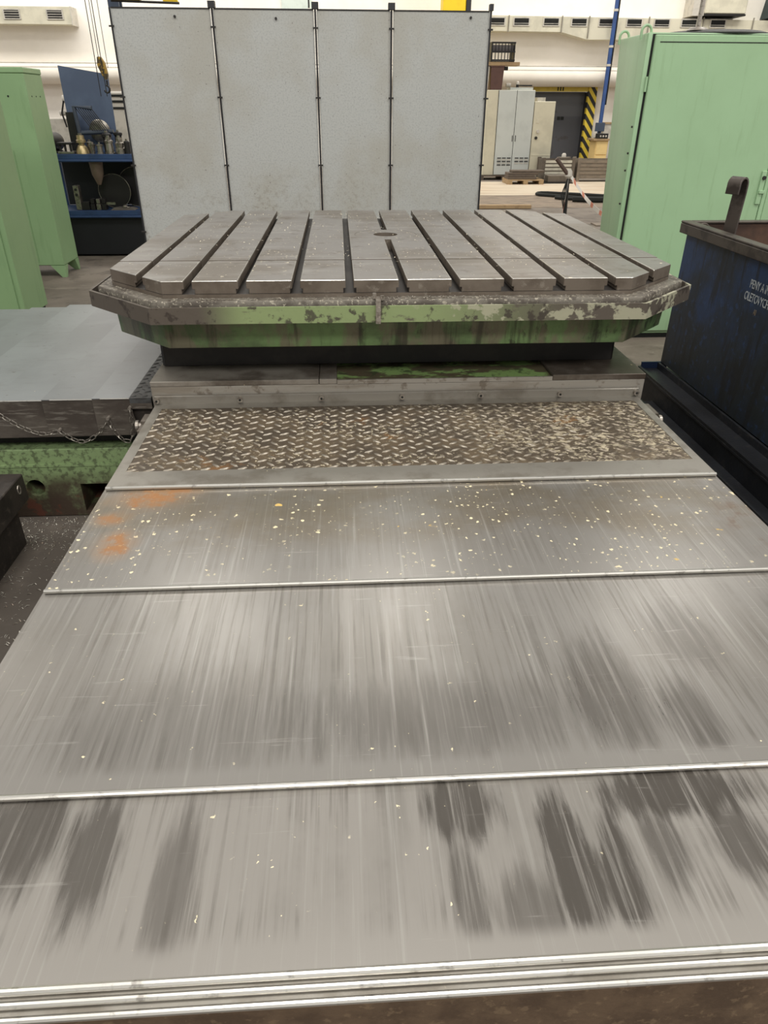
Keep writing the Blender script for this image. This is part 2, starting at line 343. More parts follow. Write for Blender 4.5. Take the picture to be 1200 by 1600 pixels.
m_aisle = M('aisle_pale_floor', (196, 182, 160), .7, 0, [dict(c=(172, 152, 128), f=.7, k=[('n', 2, .45, .62, (.3, 2, 1))]), dict(c=(190, 130, 92), f=.5, k=[('n', 3, .58, .66, (.2, 2, 1))])])
m_brickf = M('wood_block_floor', (140, 124, 106), .75, 0, [dict(c=(100, 88, 76), f=.8, k=[('n', 6, .45, .6, (.6, 2, 1))])], bump=(.4, 20), rnd=True)

# ------------------------------------------------------------------ the setting
struct(MB().box(-30, 30, -12, 22, -.3, 0).build('floor', m_floor))
fl_a = struct(MB().box(1.6, 16, 14.3, 17.0, -.05, .006).build('trim_1', m_aisle))
bk = struct(MB().box(-26, 5.24, 21.5, 21.9, -.05, 9).box(6.9, 30, 21.5, 21.9, -.05, 9).box(5.24, 6.9, 21.5, 21.9, 1.92, 9).build('wall_back', m_wall))

# ------------------------------------------------------------------ telescopic way cover in the foreground
GZ = .50
g = thing('way_cover', 'wide brushed steel telescopic way cover with stepped plates and a tread plate strip', 'way cover', (.2, 1.4, 0))
GX0, GX1 = -.697, 1.12
def under(mb, x0, x1, y0, y1, zt):     # plate with turned-down sides
    mb.box(x0, x1, y0, y1, zt-.004, zt); mb.box(x0, x0+.004, y0, y1, zt-.16, zt-.0045); mb.box(x1-.004, x1, y0, y1, zt-.16, zt-.0045); return mb
# top plate: a frame around the tread plate
fr = MB()
TX0, TX1, TY0, TY1 = -.665, 1.092, 1.935, 2.445
fr.box(GX0, GX1, 1.838, TY0, GZ-.006, GZ).box(GX0, GX1, TY1, 2.492, GZ-.006, GZ).box(GX0, TX0, TY0, TY1, GZ-.006, GZ).box(TX1, GX1, TY0, TY1, GZ-.006, GZ)
fr.box(GX0, GX0+.004, 1.838, 2.492, GZ-.17, GZ-.0065).box(GX1-.004, GX1, 1.838, 2.492, GZ-.17, GZ-.0065)
f0 = fr.build('top_plate', m_frame, g)
bead = lambda yy, z, x0, x1, r=.0045: MB().cyl((x0, yy, z-r*.6), (x1, yy, z-r*.6), r, n=10)
bead(1.836, GZ, GX0, GX1, .006).build('wiper_lip', m_lip, f0)
tr = MB().box(TX0, TX1, TY0, TY1, GZ-.008, GZ-.0015).build('tread_plate', m_tread, g)
def lugs(x0, x1, y0, y1, px, py, z, ln=.017, wd=.0052, ht=.0026, jag=True):
    mb = MB(); j = 0; yy = y0+py*.3
    while yy < y1-.004:
        xx = x0+.012+(px/2 if j % 2 else 0); a = math.radians(28 if j % 2 == 0 else -42)
        while xx < x1-.012:
            c, s_ = math.cos(a), math.sin(a)
            vs = []
            for t, q in ((-1, 0), (-.5, .85), (.5, .85), (1, 0), (.5, -.85), (-.5, -.85)): vs.append((t*ln, q*wd, 0))
            for t, q in ((-.62, 0), (-.3, .35), (.3, .35), (.62, 0), (.3, -.35), (-.3, -.35)): vs.append((t*ln, q*wd, ht))
            vs = [(xx+v[0]*c-v[1]*s_, yy+v[0]*s_+v[1]*c, z+v[2]) for v in vs]
            mb.add(vs, [(6, 7, 8, 9, 10, 11)]+[(k, (k+1) % 6, 6+(k+1) % 6, 6+k) for k in range(6)])
            xx += px
        yy += py; j += 1
    return mb
stuff(lugs(TX0, TX1, TY0, TY1, .056, .0255, GZ-.0015, .0185, .0056, .0034).build('tread_lugs', m_lug, tr))
# sliding plates, each tucked below the one behind it
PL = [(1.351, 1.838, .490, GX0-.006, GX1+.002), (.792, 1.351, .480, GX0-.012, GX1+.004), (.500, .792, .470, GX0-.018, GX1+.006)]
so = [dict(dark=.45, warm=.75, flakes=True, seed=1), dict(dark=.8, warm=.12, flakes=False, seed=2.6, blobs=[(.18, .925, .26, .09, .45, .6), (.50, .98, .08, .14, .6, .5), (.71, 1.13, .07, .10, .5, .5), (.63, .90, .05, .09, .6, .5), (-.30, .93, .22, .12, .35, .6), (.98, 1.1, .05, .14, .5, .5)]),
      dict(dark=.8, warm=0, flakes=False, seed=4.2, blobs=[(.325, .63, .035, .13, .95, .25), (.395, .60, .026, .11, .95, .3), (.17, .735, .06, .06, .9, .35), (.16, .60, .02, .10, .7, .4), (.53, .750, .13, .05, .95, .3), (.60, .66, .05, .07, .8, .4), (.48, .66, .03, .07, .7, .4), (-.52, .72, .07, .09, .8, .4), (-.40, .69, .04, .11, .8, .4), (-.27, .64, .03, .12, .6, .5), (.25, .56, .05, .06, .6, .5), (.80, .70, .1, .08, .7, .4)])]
RUST = [(-.555, 1.785, .060, .045, .9), (-.50, 1.825, .05, .016, .7), (-.590, 1.54, .030, .045, .85), (-.64, 1.67, .028, .025, .7)]
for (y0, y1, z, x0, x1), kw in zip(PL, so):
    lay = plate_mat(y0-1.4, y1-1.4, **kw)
    if kw['seed'] == 1:
        for cx, cy, rx, ry, f in RUST:
            lay.append(dict(c=(150, 112, 70), m=.1, r=.7, f=f*.5, k=[('b', cx-.2, cy-1.4, rx*1.7, ry*1.5, .5, 1.0, (2, 2, 1))]))
            lay.append(dict(c=(150, 104, 62), m=.1, r=.7, f=f, k=[('b', cx-.2, cy-1.4, rx, ry, .45, 2.6, (4, 4, 1)), ('n', 30, .36, .58)]))
        lay.append(dict(c=(112, 76, 48), m=.2, r=.7, f=.5, k=[('n', 14, .48, .62), ('b', .93, .16, .10, .12, .5, .8)]))
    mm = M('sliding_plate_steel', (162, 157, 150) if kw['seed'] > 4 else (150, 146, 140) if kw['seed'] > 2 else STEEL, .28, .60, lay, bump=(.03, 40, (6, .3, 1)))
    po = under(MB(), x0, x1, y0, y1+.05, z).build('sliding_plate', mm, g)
    bead(y0, z, x0, x1, .0055).build('wiper_lip', m_lip, po)
x0, x1 = GX0-.02, GX1+.006
for k, (yy, z) in enumerate(((.488, .461), (.474, .452))):
    po = MB().box(x0, x1, yy, .56, z-.004, z).build('end_plate', m_frame, g)
    bead(yy, z, x0, x1, .005).build('wiper_lip', m_lip, po)
MB().box(x0+.01, x1-.01, .472, .55, .02, .444).build('apron', m_apron, g, bevel=.003)
# angle strip bolted to the saddle
st = MB().box(GX0-.004, GX1+.006, 2.492, 2.505, .49, .530).build('mounting_strip', m_frame, g, bevel=.002)
for x in (-.691, -.386, -.085, .217, .515, .819, 1.115):
    MB().cyl((x, 2.4798, .515), (x, 2.4785, .515), .0045, n=6).build('socket_recess', m_gap, st)
    sc = MB().cyl((x, 2.4925, .515), (x, 2.480, .515), .0100, n=14).build('cap_screw', m_screw, st)
    
def roller(x0, x1, yy, z):
    ro = MB().cyl((x0, yy, z), (x1, yy, z), .013).cyl((x0-.004, yy, z), (x0+.006, yy, z), .021, n=18)
    return ro.build('guide_roller', m_screw, g)
roller(-.762, -.70, 2.44, .437); roller(1.165, 1.12, 2.36, .452)
MB().box(-.725, -.70, 2.30, 2.43, .46, .475).box(-.725, -.70, 2.36, 2.43, .475, .487).build('guide_bracket', m_saddle, g)
MB().box(1.125, 1.15, 2.34, 2.44, .475, .487).build('guide_bracket', m_saddle, g)

# ------------------------------------------------------------------ saddle
sa = thing('machine_saddle', 'low oily steel saddle slab with a recessed green panel under the slotted table', 'machine base', (.2, 3.3, 0))
SX0, SX1, SY0, SY1 = -.712, 1.15, 2.51, 4.12
m_sface = M('saddle_face_steel', (160, 154, 144), .5, .25, [dict(c=(132, 122, 108), f=.7, k=[('n', 6, .45, .62, (.4, 1, 2))]), dict(c=(96, 82, 66), f=.6, k=[('n', 20, .56, .66)])])  # lighter copy of the saddle steel for the front, painting in its reflected light
MB().box(SX0, SX1, SY0, SY1, .33, .560).build('body', m_sface, sa, bevel=.003)
MB().box(SX0, -.093, SY0-.002, SY1, .5605, .580).build('top_plate', m_saddle, sa, bevel=.002)
MB().box(-.091, -.026, SY0-.002, SY1, .5605, .580).build('top_plate', m_saddle, sa, bevel=.002)
MB().box(.790, SX1, SY0-.002, SY1, .5605, .582).build('top_plate', m_saddle, sa, bevel=.002)
MB().box(-.025, .789, SY0-.002, SY0+.006, .5605, .576).build('edge_strip', m_sface, sa)
MB().box(-.025, .789, SY0+.0065, SY1, .5605, .572).build('recessed_panel', m_recess, sa)

# ------------------------------------------------------------------ rotary table
TC = (.2, 3.302)
t = thing('rotary_table', 'square grey rotary machine table with eleven tee slots and clipped corners', 'machine table', (TC[0], TC[1], .58))
TX0, TX1, TY0, TY1, ZT = -.817, 1.217, 2.405, 4.20, .96
CH = .225
cuts = [((TX0+CH, TY0, 0), (-1, -1, 0)), ((TX1-CH, TY0, 0), (1, -1, 0)), ((TX1-CH, TY1, 0), (1, 1, 0)), ((TX0+CH, TY1, 0), (-1, 1, 0))]
sx = [.206+(i-5)*.178 for i in range(11)]
HN, HT = .0135, .0215
G1, G2 = 2.756, 4.03
def strips(y0, y1, dz):
    mb = MB()
    e = [TX0]+sx+[TX1]
    for i in range(12):
        a = e[i]+(HN if i else 0); b = e[i+1]-(HN if i < 11 else 0)
        at = e[i]+(HT if i else 0); bt = e[i+1]-(HT if i < 11 else 0)
        poly = [(at, .9165), (bt, .9165), (bt, .932), (b, .932), (b, ZT-dz-.002), (b-.002, ZT-dz), (a+.002, ZT-dz), (a, ZT-dz-.002), (a, .932), (at, .932)]
        mb.prism(poly, 'y', y0, y1)
    return mb
def mats(o):
    o.data.materials.append(m_tabedge); o.data.materials.append(m_lip)
    for q in o.data.polygons:
        q.material_index = 1 if abs(q.normal.z) < .4 else 2 if q.normal.z < .93 and q.center.z > ZT-.58-.01 else 0  # bevel facets take the brighter lip steel, painting in the edge highlight
for nm, a, b, dz in (('front_slotted_bar', TY0, G1-.0015, .0012), ('slotted_top', G1+.0015, G2-.0015, 0), ('rear_slotted_bar', G2+.0015, TY1, .0012)):
    mb = strips(a, b, dz)
    so_ = mb.build(nm, m_table, t, cut=cuts if nm != 'slotted_top' else None, smooth=0, bevel=.0022 if nm != 'slotted_top' else 0)
    if nm == 'slotted_top': top_o = so_
    mats(so_)
circ = lambda R, n=48: [(.204+R*math.cos(2*k*PI/n), 3.346+R*math.sin(2*k*PI/n)) for k in range(n)]
mats(MB().prism(octo(TX0, TX1, TY0, TY1, CH), 'z', .904, .916).build('slot_floor', m_slotdark, t, smooth=0))
BOOL = (top_o, MB().prism(circ(.1385), 'z', .90, 1.0))
ci = MB().ring(circ(.1375), circ(.054), .9165, ZT-.0003).build('centre_insert', m_table, t)
mats(ci)
MB().prism(octo(TX0-.045, TX1+.045, TY0-.045, TY1+.045, CH+.02), 'z', .855, .9035).build('flange', m_ledge, t, bevel=.003)
o1 = octo(-.897, 1.300, 2.340, 4.29, .268)
def inset(P, d):
    cx = sum(q[0] for q in P)/len(P); cy = sum(q[1] for q in P)/len(P)
    return [(q[0]+(d if q[0] < cx else -d), q[1]+(d if q[1] < cy else -d)) for q in P]
tray = MB().ring(o1, inset(o1, .007), .834, .888).build('drip_tray_rim', m_tray, t, smooth=0)
MB().ring(inset(o1, .0072), octo(-.60, 1.0, 2.6, 4.0, .2), .838, .844).build('drip_tray_floor', m_ledge, t, smooth=0)
bo = octo(-.832, 1.240, 2.442, 4.16, .215)
bi = octo(-.828, 1.234, 2.448, 4.15, .22)
MB().add([(a, b, .722) for a, b in bi]+[(a, b, .8375) for a, b in bo], [tuple(range(7, -1, -1)), tuple(range(8, 16))]+[(i, (i+1) % 8, 8+(i+1) % 8, 8+i) for i in range(8)]).build('green_body', m_body, t, bevel=.004)
MB().prism(octo(-.70, 1.08, 2.683, 3.95, .01), 'z', .583, .724).build('pivot_base', m_black, t)
c_ = MB().box(.112, .128, 2.328, 2.339, .832, .903).box(.112, .128, 2.328, 2.385, .9035, .909).build('tray_clamp', m_screw, t)
for z in (.848, .880): MB().cyl((.120, 2.328, z), (.120, 2.318, z), .009, n=6).build('bolt', m_screw, c_)
MB().cyl((.108, 2.36, .909), (.108, 2.36, .925), .007, n=6).build('bolt', m_screw, c_)
MB().cyl((.134, 2.355, .9035), (.134, 2.355, .918), .007, n=6).build('bolt', m_screw, c_)
boolean(*BOOL)

# swarf lying on the table ledge, saddle and steel floor: too many to count
def swarf(name, label, spots, mat, zlab=None):
    mb = MB()
    for (x0, x1, y0, y1, z, n, s) in spots:
        for _ in range(n):
            x = random.uniform(x0, x1); yv = random.uniform(y0, y1); a = random.uniform(0, PI); l = s*random.uniform(.4, 1.5); h = l*random.uniform(.1, .5)
            d = Vector((math.cos(a), math.sin(a), 0))*l; nn = Vector((-d.y, d.x, 0))*.35
            q = Vector((x, yv, z))
            vs = [q-d, q-d+nn, q+nn+Vector((0, 0, h)), q+Vector((0, 0, h)), q+d, q+d+nn]
            mb.add(vs, [(0, 1, 2, 3), (3, 2, 5, 4)])
    o = mb.build(name, mat, None, loc=(spots[0][0], spots[0][2], spots[0][4]), smooth=0)
    return stuff(tag(o, label, 'swarf'))
m_swarf = M('swarf_steel', (196, 190, 178), .4, .6, [dict(c=(120, 96, 74), f=.7, k=[('n', 30, .5, .6)])])
m_crumb = M('pale_crumb', (226, 216, 192), .8)
swarf('metal_swarf', 'fine metal chips lying along the ledge below the slotted table front', [(-.55, .95, 2.362, 2.40, .9045, 260, .0042), (.05, .5, 2.37, 2.402, .9045, 120, .005)], m_swarf)
swarf('metal_swarf', 'pale crumbs and chips scattered over the slotted table top', [(-.75, 1.15, 2.8, 3.98, ZT+.0004, 420, .0044), (.0, 1.0, 2.5, 3.3, ZT+.0004, 120, .004), (-.75, 1.15, 4.0, 4.03, ZT+.0004, 60, .005)], m_crumb)
swarf('metal_swarf', 'grey turnings strewn over the dark floor beside the green bed', [(-1.6, -.75, 1.7, 2.53, .001, 900, .006), (-1.6, -.9, 2.3, 2.54, .001, 700, .005)], m_swarf)

# ------------------------------------------------------------------ side way cover with its chain, and the green bed below
sw = thing('side_way_cover', 'flat grey steel telescopic cover with stepped front skirts beside the green bed', 'way cover', (-1.5, 3.2, 0))
joints = [-.796, -.902, -1.087, -1.275, -1.46, -1.65, -1.84, -2.03, -2.25]
far = [4.02, 4.02, 4.03, 3.99, 3.95, 3.93, 3.91, 3.9]
for k in range(8):
    b, a = joints[k], joints[k+1]; zt = .520-.0035*k; yf = 2.508+.005*k
    po = MB().box(a-.03, b, yf, far[k], zt-.003, zt).build('cover_plate', m_scover, sw)
    rgt = [(b, zt-.0032), (b+.006, zt-.05), (b+.022, zt-.10), (b+.034, zt-.148)] if k else [(b, zt-.0032), (b+.004, zt-.06), (b+.012, zt-.11), (b+.0, zt-.148)]
    MB().prism([(a-.03, zt-.0032), (a-.03, zt-.148)]+rgt[::-1], 'y', yf+.001, yf+.0045).build('skirt', m_skirt, po)
    MB().cyl((a, yf, zt-.002), (b, yf, zt-.002), .0028, n=8).build('edge_bead', m_lip, po)
dt = MB().box(-.795, -.716, 2.505, 3.96, .500, .5205).build('tread_strip', m_dtread, sw)
MB().box(-.795, -.716, 2.5045, 2.512, .478, .4995).build('strip_skirt', m_skirt, dt)
stuff(lugs(-.795, -.716, 2.515, 3.9, .042, .024, .5205, .013, .0034, .0024).build('tread_lugs', m_dlug, dt))
MB().box(-.80, -.715, 2.53, 2.60, .36, .48).build('end_block', m_darksteel, sw, bevel=.003)

ch = thing('chain', 'thin steel link chain hung in swags along the skirt of the side cover', 'chain', (-1.03, 2.495, .35))
def link_mesh():
    pts = []
    for k in range(14):
        a = 2*PI*k/14; pts.append((.0088*math.cos(a)+(.0055 if math.cos(a) > 0 else -.0055), .0062*math.sin(a), 0))
    return MB().tube(pts, .0019, 5, True)
lk = link_mesh().build('link', m_chain, None); lk.location = (0, 0, 0)
def catenary(ctrl, step):
    # smooth path through control points, resampled evenly
    P = [Vector(q) for q in ctrl]; out = []
    for i in range(len(P)-1):
        p0, p1, p2, p3 = P[max(i-1, 0)], P[i], P[i+1], P[min(i+2, len(P)-1)]
        for s_ in range(20):
            u = s_/20; out.append(.5*((2*p1)+(p2-p0)*u+(2*p0-5*p1+4*p2-p3)*u*u+(3*p1-p0-3*p2+p3)*u**3))
    out.append(P[-1]); res = [out[0]]; acc = 0
    for a, b in zip(out, out[1:]):
        acc += (b-a).length
        if acc >= step: res.append(b); acc = 0
    return res
runs = [[(-1.30, 2.5, .488), (-1.265, 2.496, .462), (-1.207, 2.496, .418), (-1.138, 2.496, .388), (-1.070, 2.496, .399)], [(-1.07, 2.496, .399), (-1.032, 2.496, .367), (-.988, 2.496, .353), (-.93, 2.496, .386), (-.883, 2.492, .442)],
        [(-.883, 2.492, .442), (-.875, 2.492, .413), (-.859, 2.492, .384), (-.844, 2.492, .360), (-.815, 2.492, .354), (-.798, 2.492, .406), (-.797, 2.492, .483)]]
first = True; li = 0
for R_ in runs:
    pts = catenary(R_, .0235)
    for a, b in zip(pts, pts[1:]):
        o = lk if first else lk.copy()
        if not first: COL.objects.link(o)
        first = False
        d = (b-a).normalized(); q = d.to_track_quat('X', 'Z')
        tw = Matrix.Rotation(PI/2 if li % 2 else 0.25, 4, 'X'); li += 1
        o.parent = ch; o.matrix_basis = Matrix.Translation((a+b)/2-Vector(ch.location)) @ q.to_matrix().to_4x4() @ tw
for x, z in ((-1.30, .488), (-1.07, .402), (-.883, .446), (-.797, .485)):
    MB().cyl((x, 2.509, z), (x, 2.488, z), .006, n=8).build('chain_stud', m_screw, sw)

bd = thing('machine_bed', 'green cast iron machine bed with a round hole, oily and flaking near the floor', 'machine base', (-2.2, 2.55, 0))
b_ = MB().box(-4.2, -.72, 2.55, 3.9, 0, .300).build('bed_casting', m_bed, bd, bevel=.004)
cut = MB().cyl((-1.24, 2.40, .133), (-1.24, 2.75, .133), .036, n=28).box(-1.064, -.95, 2.45, 2.85, .022, .146)
boolean(b_, cut)
MB().box(-4.2, -.72, 2.545, 2.56, .226, .236).build('bed_ridge', m_bed, bd)
MB().box(-4.2, -.72, 2.62, 3.85, .3005, .345).build('slide_way', m_black, bd)
MB().box(-4.2, -.80, 2.60, 3.84, .3455, .37).build('slide_way_upper', m_darksteel, bd)

blk = thing('steel_beam', 'dark oiled steel beam end with a punched figure, lying beside the green bed', 'beam', (-1.45, 1.7, 0))
MB().prism([(-1.75, .30), (-1.175, .30), (-1.175, .195), (-1.21, .195), (-1.21, .16), (-1.23, .16), (-1.23, .0), (-1.75, .0)], 'y', 1.15, 2.345).build('beam_body', m_darksteel, blk, bevel=.003)
MB().tube([(-1.1745, 2.29+.011*math.cos(a), .262+.016*math.sin(a)) for a in [k*PI/7 for k in range(14)]], .0022, 5, True).build('punched_mark', m_screw, blk)

# ------------------------------------------------------------------ blue chip bin on its trolley, right of the way cover
tl = thing('bin_trolley', 'low black steel trolley frame with angle rails under the blue bin', 'trolley', (2.3, 2.4, 0))
MB().box(1.64, 3.0, 1.0, 3.70, .185, .199).build('flange_plate', m_trolley, tl, bevel=.002)
MB().box(1.645, 1.665, 1.0, 3.69, .03, .1845).build('side_rail', m_trolley, tl, bevel=.002)
MB().box(1.545, 1.6445, 1.0, 3.45, .085, .100).box(1.545, 1.556, 1.0, 3.45, .1005, .135).build('lower_rail', m_trolley, tl, bevel=.002)
MB().box(1.64, 1.655, 1.0, 3.70, .1995, .212).build('rail_lip', m_trolley, tl)
MB().box(1.655, 1.80, 3.690, 3.700, .1995, .235).build('end_lip', m_troblue, tl)
for yy in (1.3, 3.3): MB().cyl((1.66, yy, .05), (1.70, yy, .05), .05).build('wheel', m_black, tl)
MB().box(1.745, 1.758, 1.0, 3.70, .1995, .232).build('inner_lip', m_trolley, tl)

bn = thing('chip_bin', 'dark blue tapered steel chip bin with a rusty inside and white stencilled words', 'chip bin', (2.35, 2.5, .2))
BY0, BY1 = 1.05, 3.69; BX0, BX1 = 1.76, 2.95; bz, bt_ = .236, .952
MB().box(BX0, BX0+.006, BY0, BY1, bz, bt_).build('side_wall', m_bin, bn)
MB().box(BX1-.006, BX1, BY0, BY1, bz, bt_).build('side_wall', m_bin, bn)
MB().box(BX0+.0065, BX1-.0065, BY1-.006, BY1, bz, bt_).build('end_wall', m_bin, bn)
MB().box(BX0+.0065, BX1-.0065, BY0, BY0+.006, bz, bt_).build('end_wall', m_bin, bn)
MB().box(BX0+.0065, BX1-.0065, BY0+.0065, BY1-.0065, bz, bz+.2).build('bin_floor', m_binin, bn)
MB().box(BX0+.007, BX0+.010, BY0+.01, BY1-.01, bz+.21, bt_-.002).box(BX0+.0105, BX1-.0105, BY1-.010, BY1-.0065, bz+.21, bt_-.002).build('rusty_lining', m_binin, bn)
rim = MB().box(BX0-.030, BX0+.020, BY0-.03, BY1+.03, bt_+.001, bt_+.012).box(BX0-.030, BX0-.022, BY0-.03, BY1+.03, bt_-.045, bt_+.0005)
rim.box(BX0+.0205, BX1+.02, BY1-.02, BY1+.03, bt_+.001, bt_+.012).box(BX0-.0215, BX1+.02, BY1+.022, BY1+.03, bt_-.045, bt_+.0005)
rim.box(BX1-.02, BX1+.03, BY0-.03, BY1-.021, bt_+.001, bt_+.012).box(BX0+.0205, BX1-.0205, BY0-.03, BY0+.02, bt_+.001, bt_+.012)
rim.build('rim', m_binrim, bn, bevel=.003)
hp = [(1.835, 3.44, .84), (1.838, 3.44, .95), (1.846, 3.44, 1.10)]
for k in range(0, 9):
    a = k*PI*1.08/8; hp.append((1.846-.026+.026*math.cos(a), 3.44, 1.130+.030*math.sin(a)))
hp.append((1.793, 3.44, 1.09))
hm = MB().strip([(q[0]-1.84, -.035, q[2]+.02) for q in hp], .07, .010)
ca, sa_ = math.cos(math.radians(24)), math.sin(math.radians(24))
hm.v = [(1.862+v[0]*ca-v[1]*sa_, 3.47+v[0]*sa_+v[1]*ca, v[2]) for v in hm.v]
hm.build('lifting_hook', m_hook, bn, bevel=.0015)
MB().tube([(1.80+.03*math.cos(a), 3.62, .937+.022*math.sin(a)) for a in [k*PI/8 for k in range(9)]], .006, 6).build('rim_lug', m_binrim, bn)
def text(body, size, loc, rot, mat, parent, name, ext=.0006):
    cu = bpy.data.curves.new(name, 'FONT'); cu.body = body; cu.size = size; cu.extrude = ext; cu.space_character = .92
    o = bpy.data.objects.new(name, cu); COL.objects.link(o)
    me = bpy.data.meshes.new_from_object(o.evaluated_get(bpy.context.evaluated_depsgraph_get()))
    bpy.data.objects.remove(o, do_unlink=True)
    n = bpy.data.objects.new(name, me); COL.objects.link(n); me.materials.append(mat)
    n.rotation_euler = rot; n.location = Vector(loc)-ORG[parent.name]; n.parent = parent; ORG[n.name] = ORG[parent.name]
    return n
RT = (PI/2, 0, -PI/2)
for body, size, yy, zz in (('PENY A IN', .050, 3.008, .788), ('OLETOVYCH M', .050, 3.030, .735)):
    o = text(body, size, (1.7592, yy, zz), RT, m_stencil, bn, 'stencilled_words'); o.scale = (.72, 1, 1)
o = text('A0', .034, (1.7592, 2.93, .690), RT, m_stencil2, bn, 'stencilled_mark'); o.scale = (.6, 1, 1)
o['label'] = 'faint brown stencilled mark'

# ------------------------------------------------------------------ mint green double-door cabinet
c = thing('steel_cabinet', 'tall mint green double door steel cabinet with bent rod hooks on top', 'cabinet', (2.8, 5.3, 0))
CX0, CX1, CY0, CY1, CZ = 1.872, 3.80, 4.95, 5.46, 1.846
MB().hexa([(CX0, CY0+.004, .03), (CX1, CY0+.004, .03), (CX1, CY1-.02, .03), (CX0+.080, CY1-.02, .03)], [(CX0, CY0+.004, CZ), (CX1, CY0+.004, CZ), (CX1, CY1, CZ), (CX0+.004, CY1, CZ)]).build('carcass', m_gcabR, c, bevel=.012, seg=2)
MB().box(CX0+.08, CX1-.02, CY0+.01, CY1-.12, 0, .0298).build('plinth', m_gap, c)
def door(x0, x1, nm='door'):
    d = MB().box(x0, x1, CY0-.020, CY0+.003, .055, CZ-.012).build(nm, m_gcabR, c, bevel=.005)
    return d
MB().box(CX0+.028, 3.75, CY0+.0005, CY0+.0035, .05, CZ-.008).build('door_gap', m_gap, c)
d1 = door(CX0+.040, 2.805); d2 = door(2.835, 3.73)
MB().box(CX0+.07, 2.78, CY0-.0215, CY0-.0195, CZ-.052, CZ-.047).build('top_fold', m_gap, d1)
for z in (1.58, .35): MB().cyl((CX0+.030, CY0-.006, z-.04), (CX0+.030, CY0-.006, z+.04), .008).build('hinge', m_gcabR, d1)
MB().box(2.768, 2.800, CY0-.030, CY0-.0205, .90, 1.10).box(2.772, 2.81, CY0-.040, CY0-.0305, .965, .985).build('latch', m_gcabR, d1, bevel=.002)
MB().cyl((2.785, CY0-.0305, 1.06), (2.785, CY0-.040, 1.06), .012).build('latch_pin', m_bolt, d1)
MB().box(2.807, 2.833, CY0-.024, CY0-.0005, .06, CZ-.02).build('closing_strip', m_gcabR, d2, bevel=.003)
for hx, hy in ((CX0-.012, CY0+.05), (CX0-.0, CY1-.05)):
    pts = [(hx+.045, hy, CZ-.06), (hx+.045, hy, CZ+.0)]+[(hx+.015+.030*math.cos(k*PI/8), hy, CZ+.005+.034*math.sin(k*PI/8)) for k in range(9)]+[(hx-.015, hy, CZ-.035)]
    pts = [(2*hx-q[0]+.0, q[1], q[2]) if False else q for q in pts]
    MB().tube(pts, .008, 8).build('rod_hook', m_gcabR, c)
for z in (1.10, 1.20, 1.35, .9): MB().cyl((CX0+.003, CY0+.03, z), (CX0-.006, CY0+.03, z), .006, n=8).build('rivet', m_bolt, c)
m_lid = plain('dark_lid', (62, 64, 60), .5, .2)
ld = thing('lid', 'dark round steel lid with an upright pipe lying on the mint green cabinet', 'lid', (2.42, 5.30, CZ))
MB().lathe((2.42, 5.30, CZ+.001), [(.36, 0), (.36, .006), (.30, .022), (.16, .034), (.05, .038)], 32).build('lid_dome', m_lid, ld)
MB().lathe((2.24, 5.12, CZ+.022), [(.07, 0), (.05, .014), (.02, .02)], 20).build('pipe_flange', m_screw, ld)
MB().cyl((2.24, 5.12, CZ+.04), (2.24, 5.12, 2.5), .013).build('pipe', m_screw, ld)
MB().box(2.8, 3.7, 5.05, 5.4, CZ+.001, CZ+.022).build('lid_bar', m_lid, ld)

# ------------------------------------------------------------------ green lockers on the left
c = thing('locker', 'leaf green sheet steel locker on tapered sheet feet beside the blue tool rack', 'locker', (-3.1, 7.5, 0))
LX0, LX1, LY0, LY1 = -3.62, -2.672, 7.24, 7.66
MB().box(LX0, LX1, LY0, LY1, .11, 1.69).build('locker_body', m_gcabL, c, bevel=.006)
MB().box(LX0-.004, LX1+.004, LY0-.004, LY1+.004, 1.6905, 1.735).build('locker_top', m_gcabL, c, bevel=.006)
for x, sgn in ((LX1, -1), (LX0, 1)):
    for yy, sy_ in ((LY0, 1), (LY1, -1)):
        f = MB()
        f.hexa([(x+sgn*.0, yy, 0), (x+sgn*.04, yy, 0), (x+sgn*.04, yy+sy_*.04, 0), (x, yy+sy_*.04, 0)], [(x, yy, .1095), (x+sgn*.13, yy, .1095), (x+sgn*.13, yy+sy_*.10, .1095), (x, yy+sy_*.10, .1095)])
        f.build('foot', m_gcabL, c)
for k, (yy) in enumerate((7.33, 7.43, 7.53)): MB().cyl((LX1-.001, yy, 1.52), (LX1+.0025, yy, 1.52), .006, n=8).build('vent_hole', m_gap, c)
MB().cyl((-2.84, LY0+.001, 1.52), (-2.84, LY0-.0025, 1.52), .008, n=8).build('vent_hole', m_gap, c)
for x in (-2.97, -2.90): MB().box(x-.002, x+.002, LY0-.003, LY0-.0002, .14, .86 if x < -2.95 else 1.1).build('door_seam', m_gcabN, c)
c = thing('locker', 'moss green sheet steel locker standing just behind the flat side cover', 'locker', (-2.85, 5.75, 0))
MB().box(-3.35, -2.392, 5.5, 5.95, .05, 1.72).build('locker_body', m_gcabN, c, bevel=.006)
MB().box(-3.33, -2.41, 5.52, 5.93, 0, .0495).build('plinth', m_gap, c)
MB().box(-3.31, -2.43, 5.487, 5.4995, .08, 1.69).build('door', m_gcabN, c, bevel=.003)

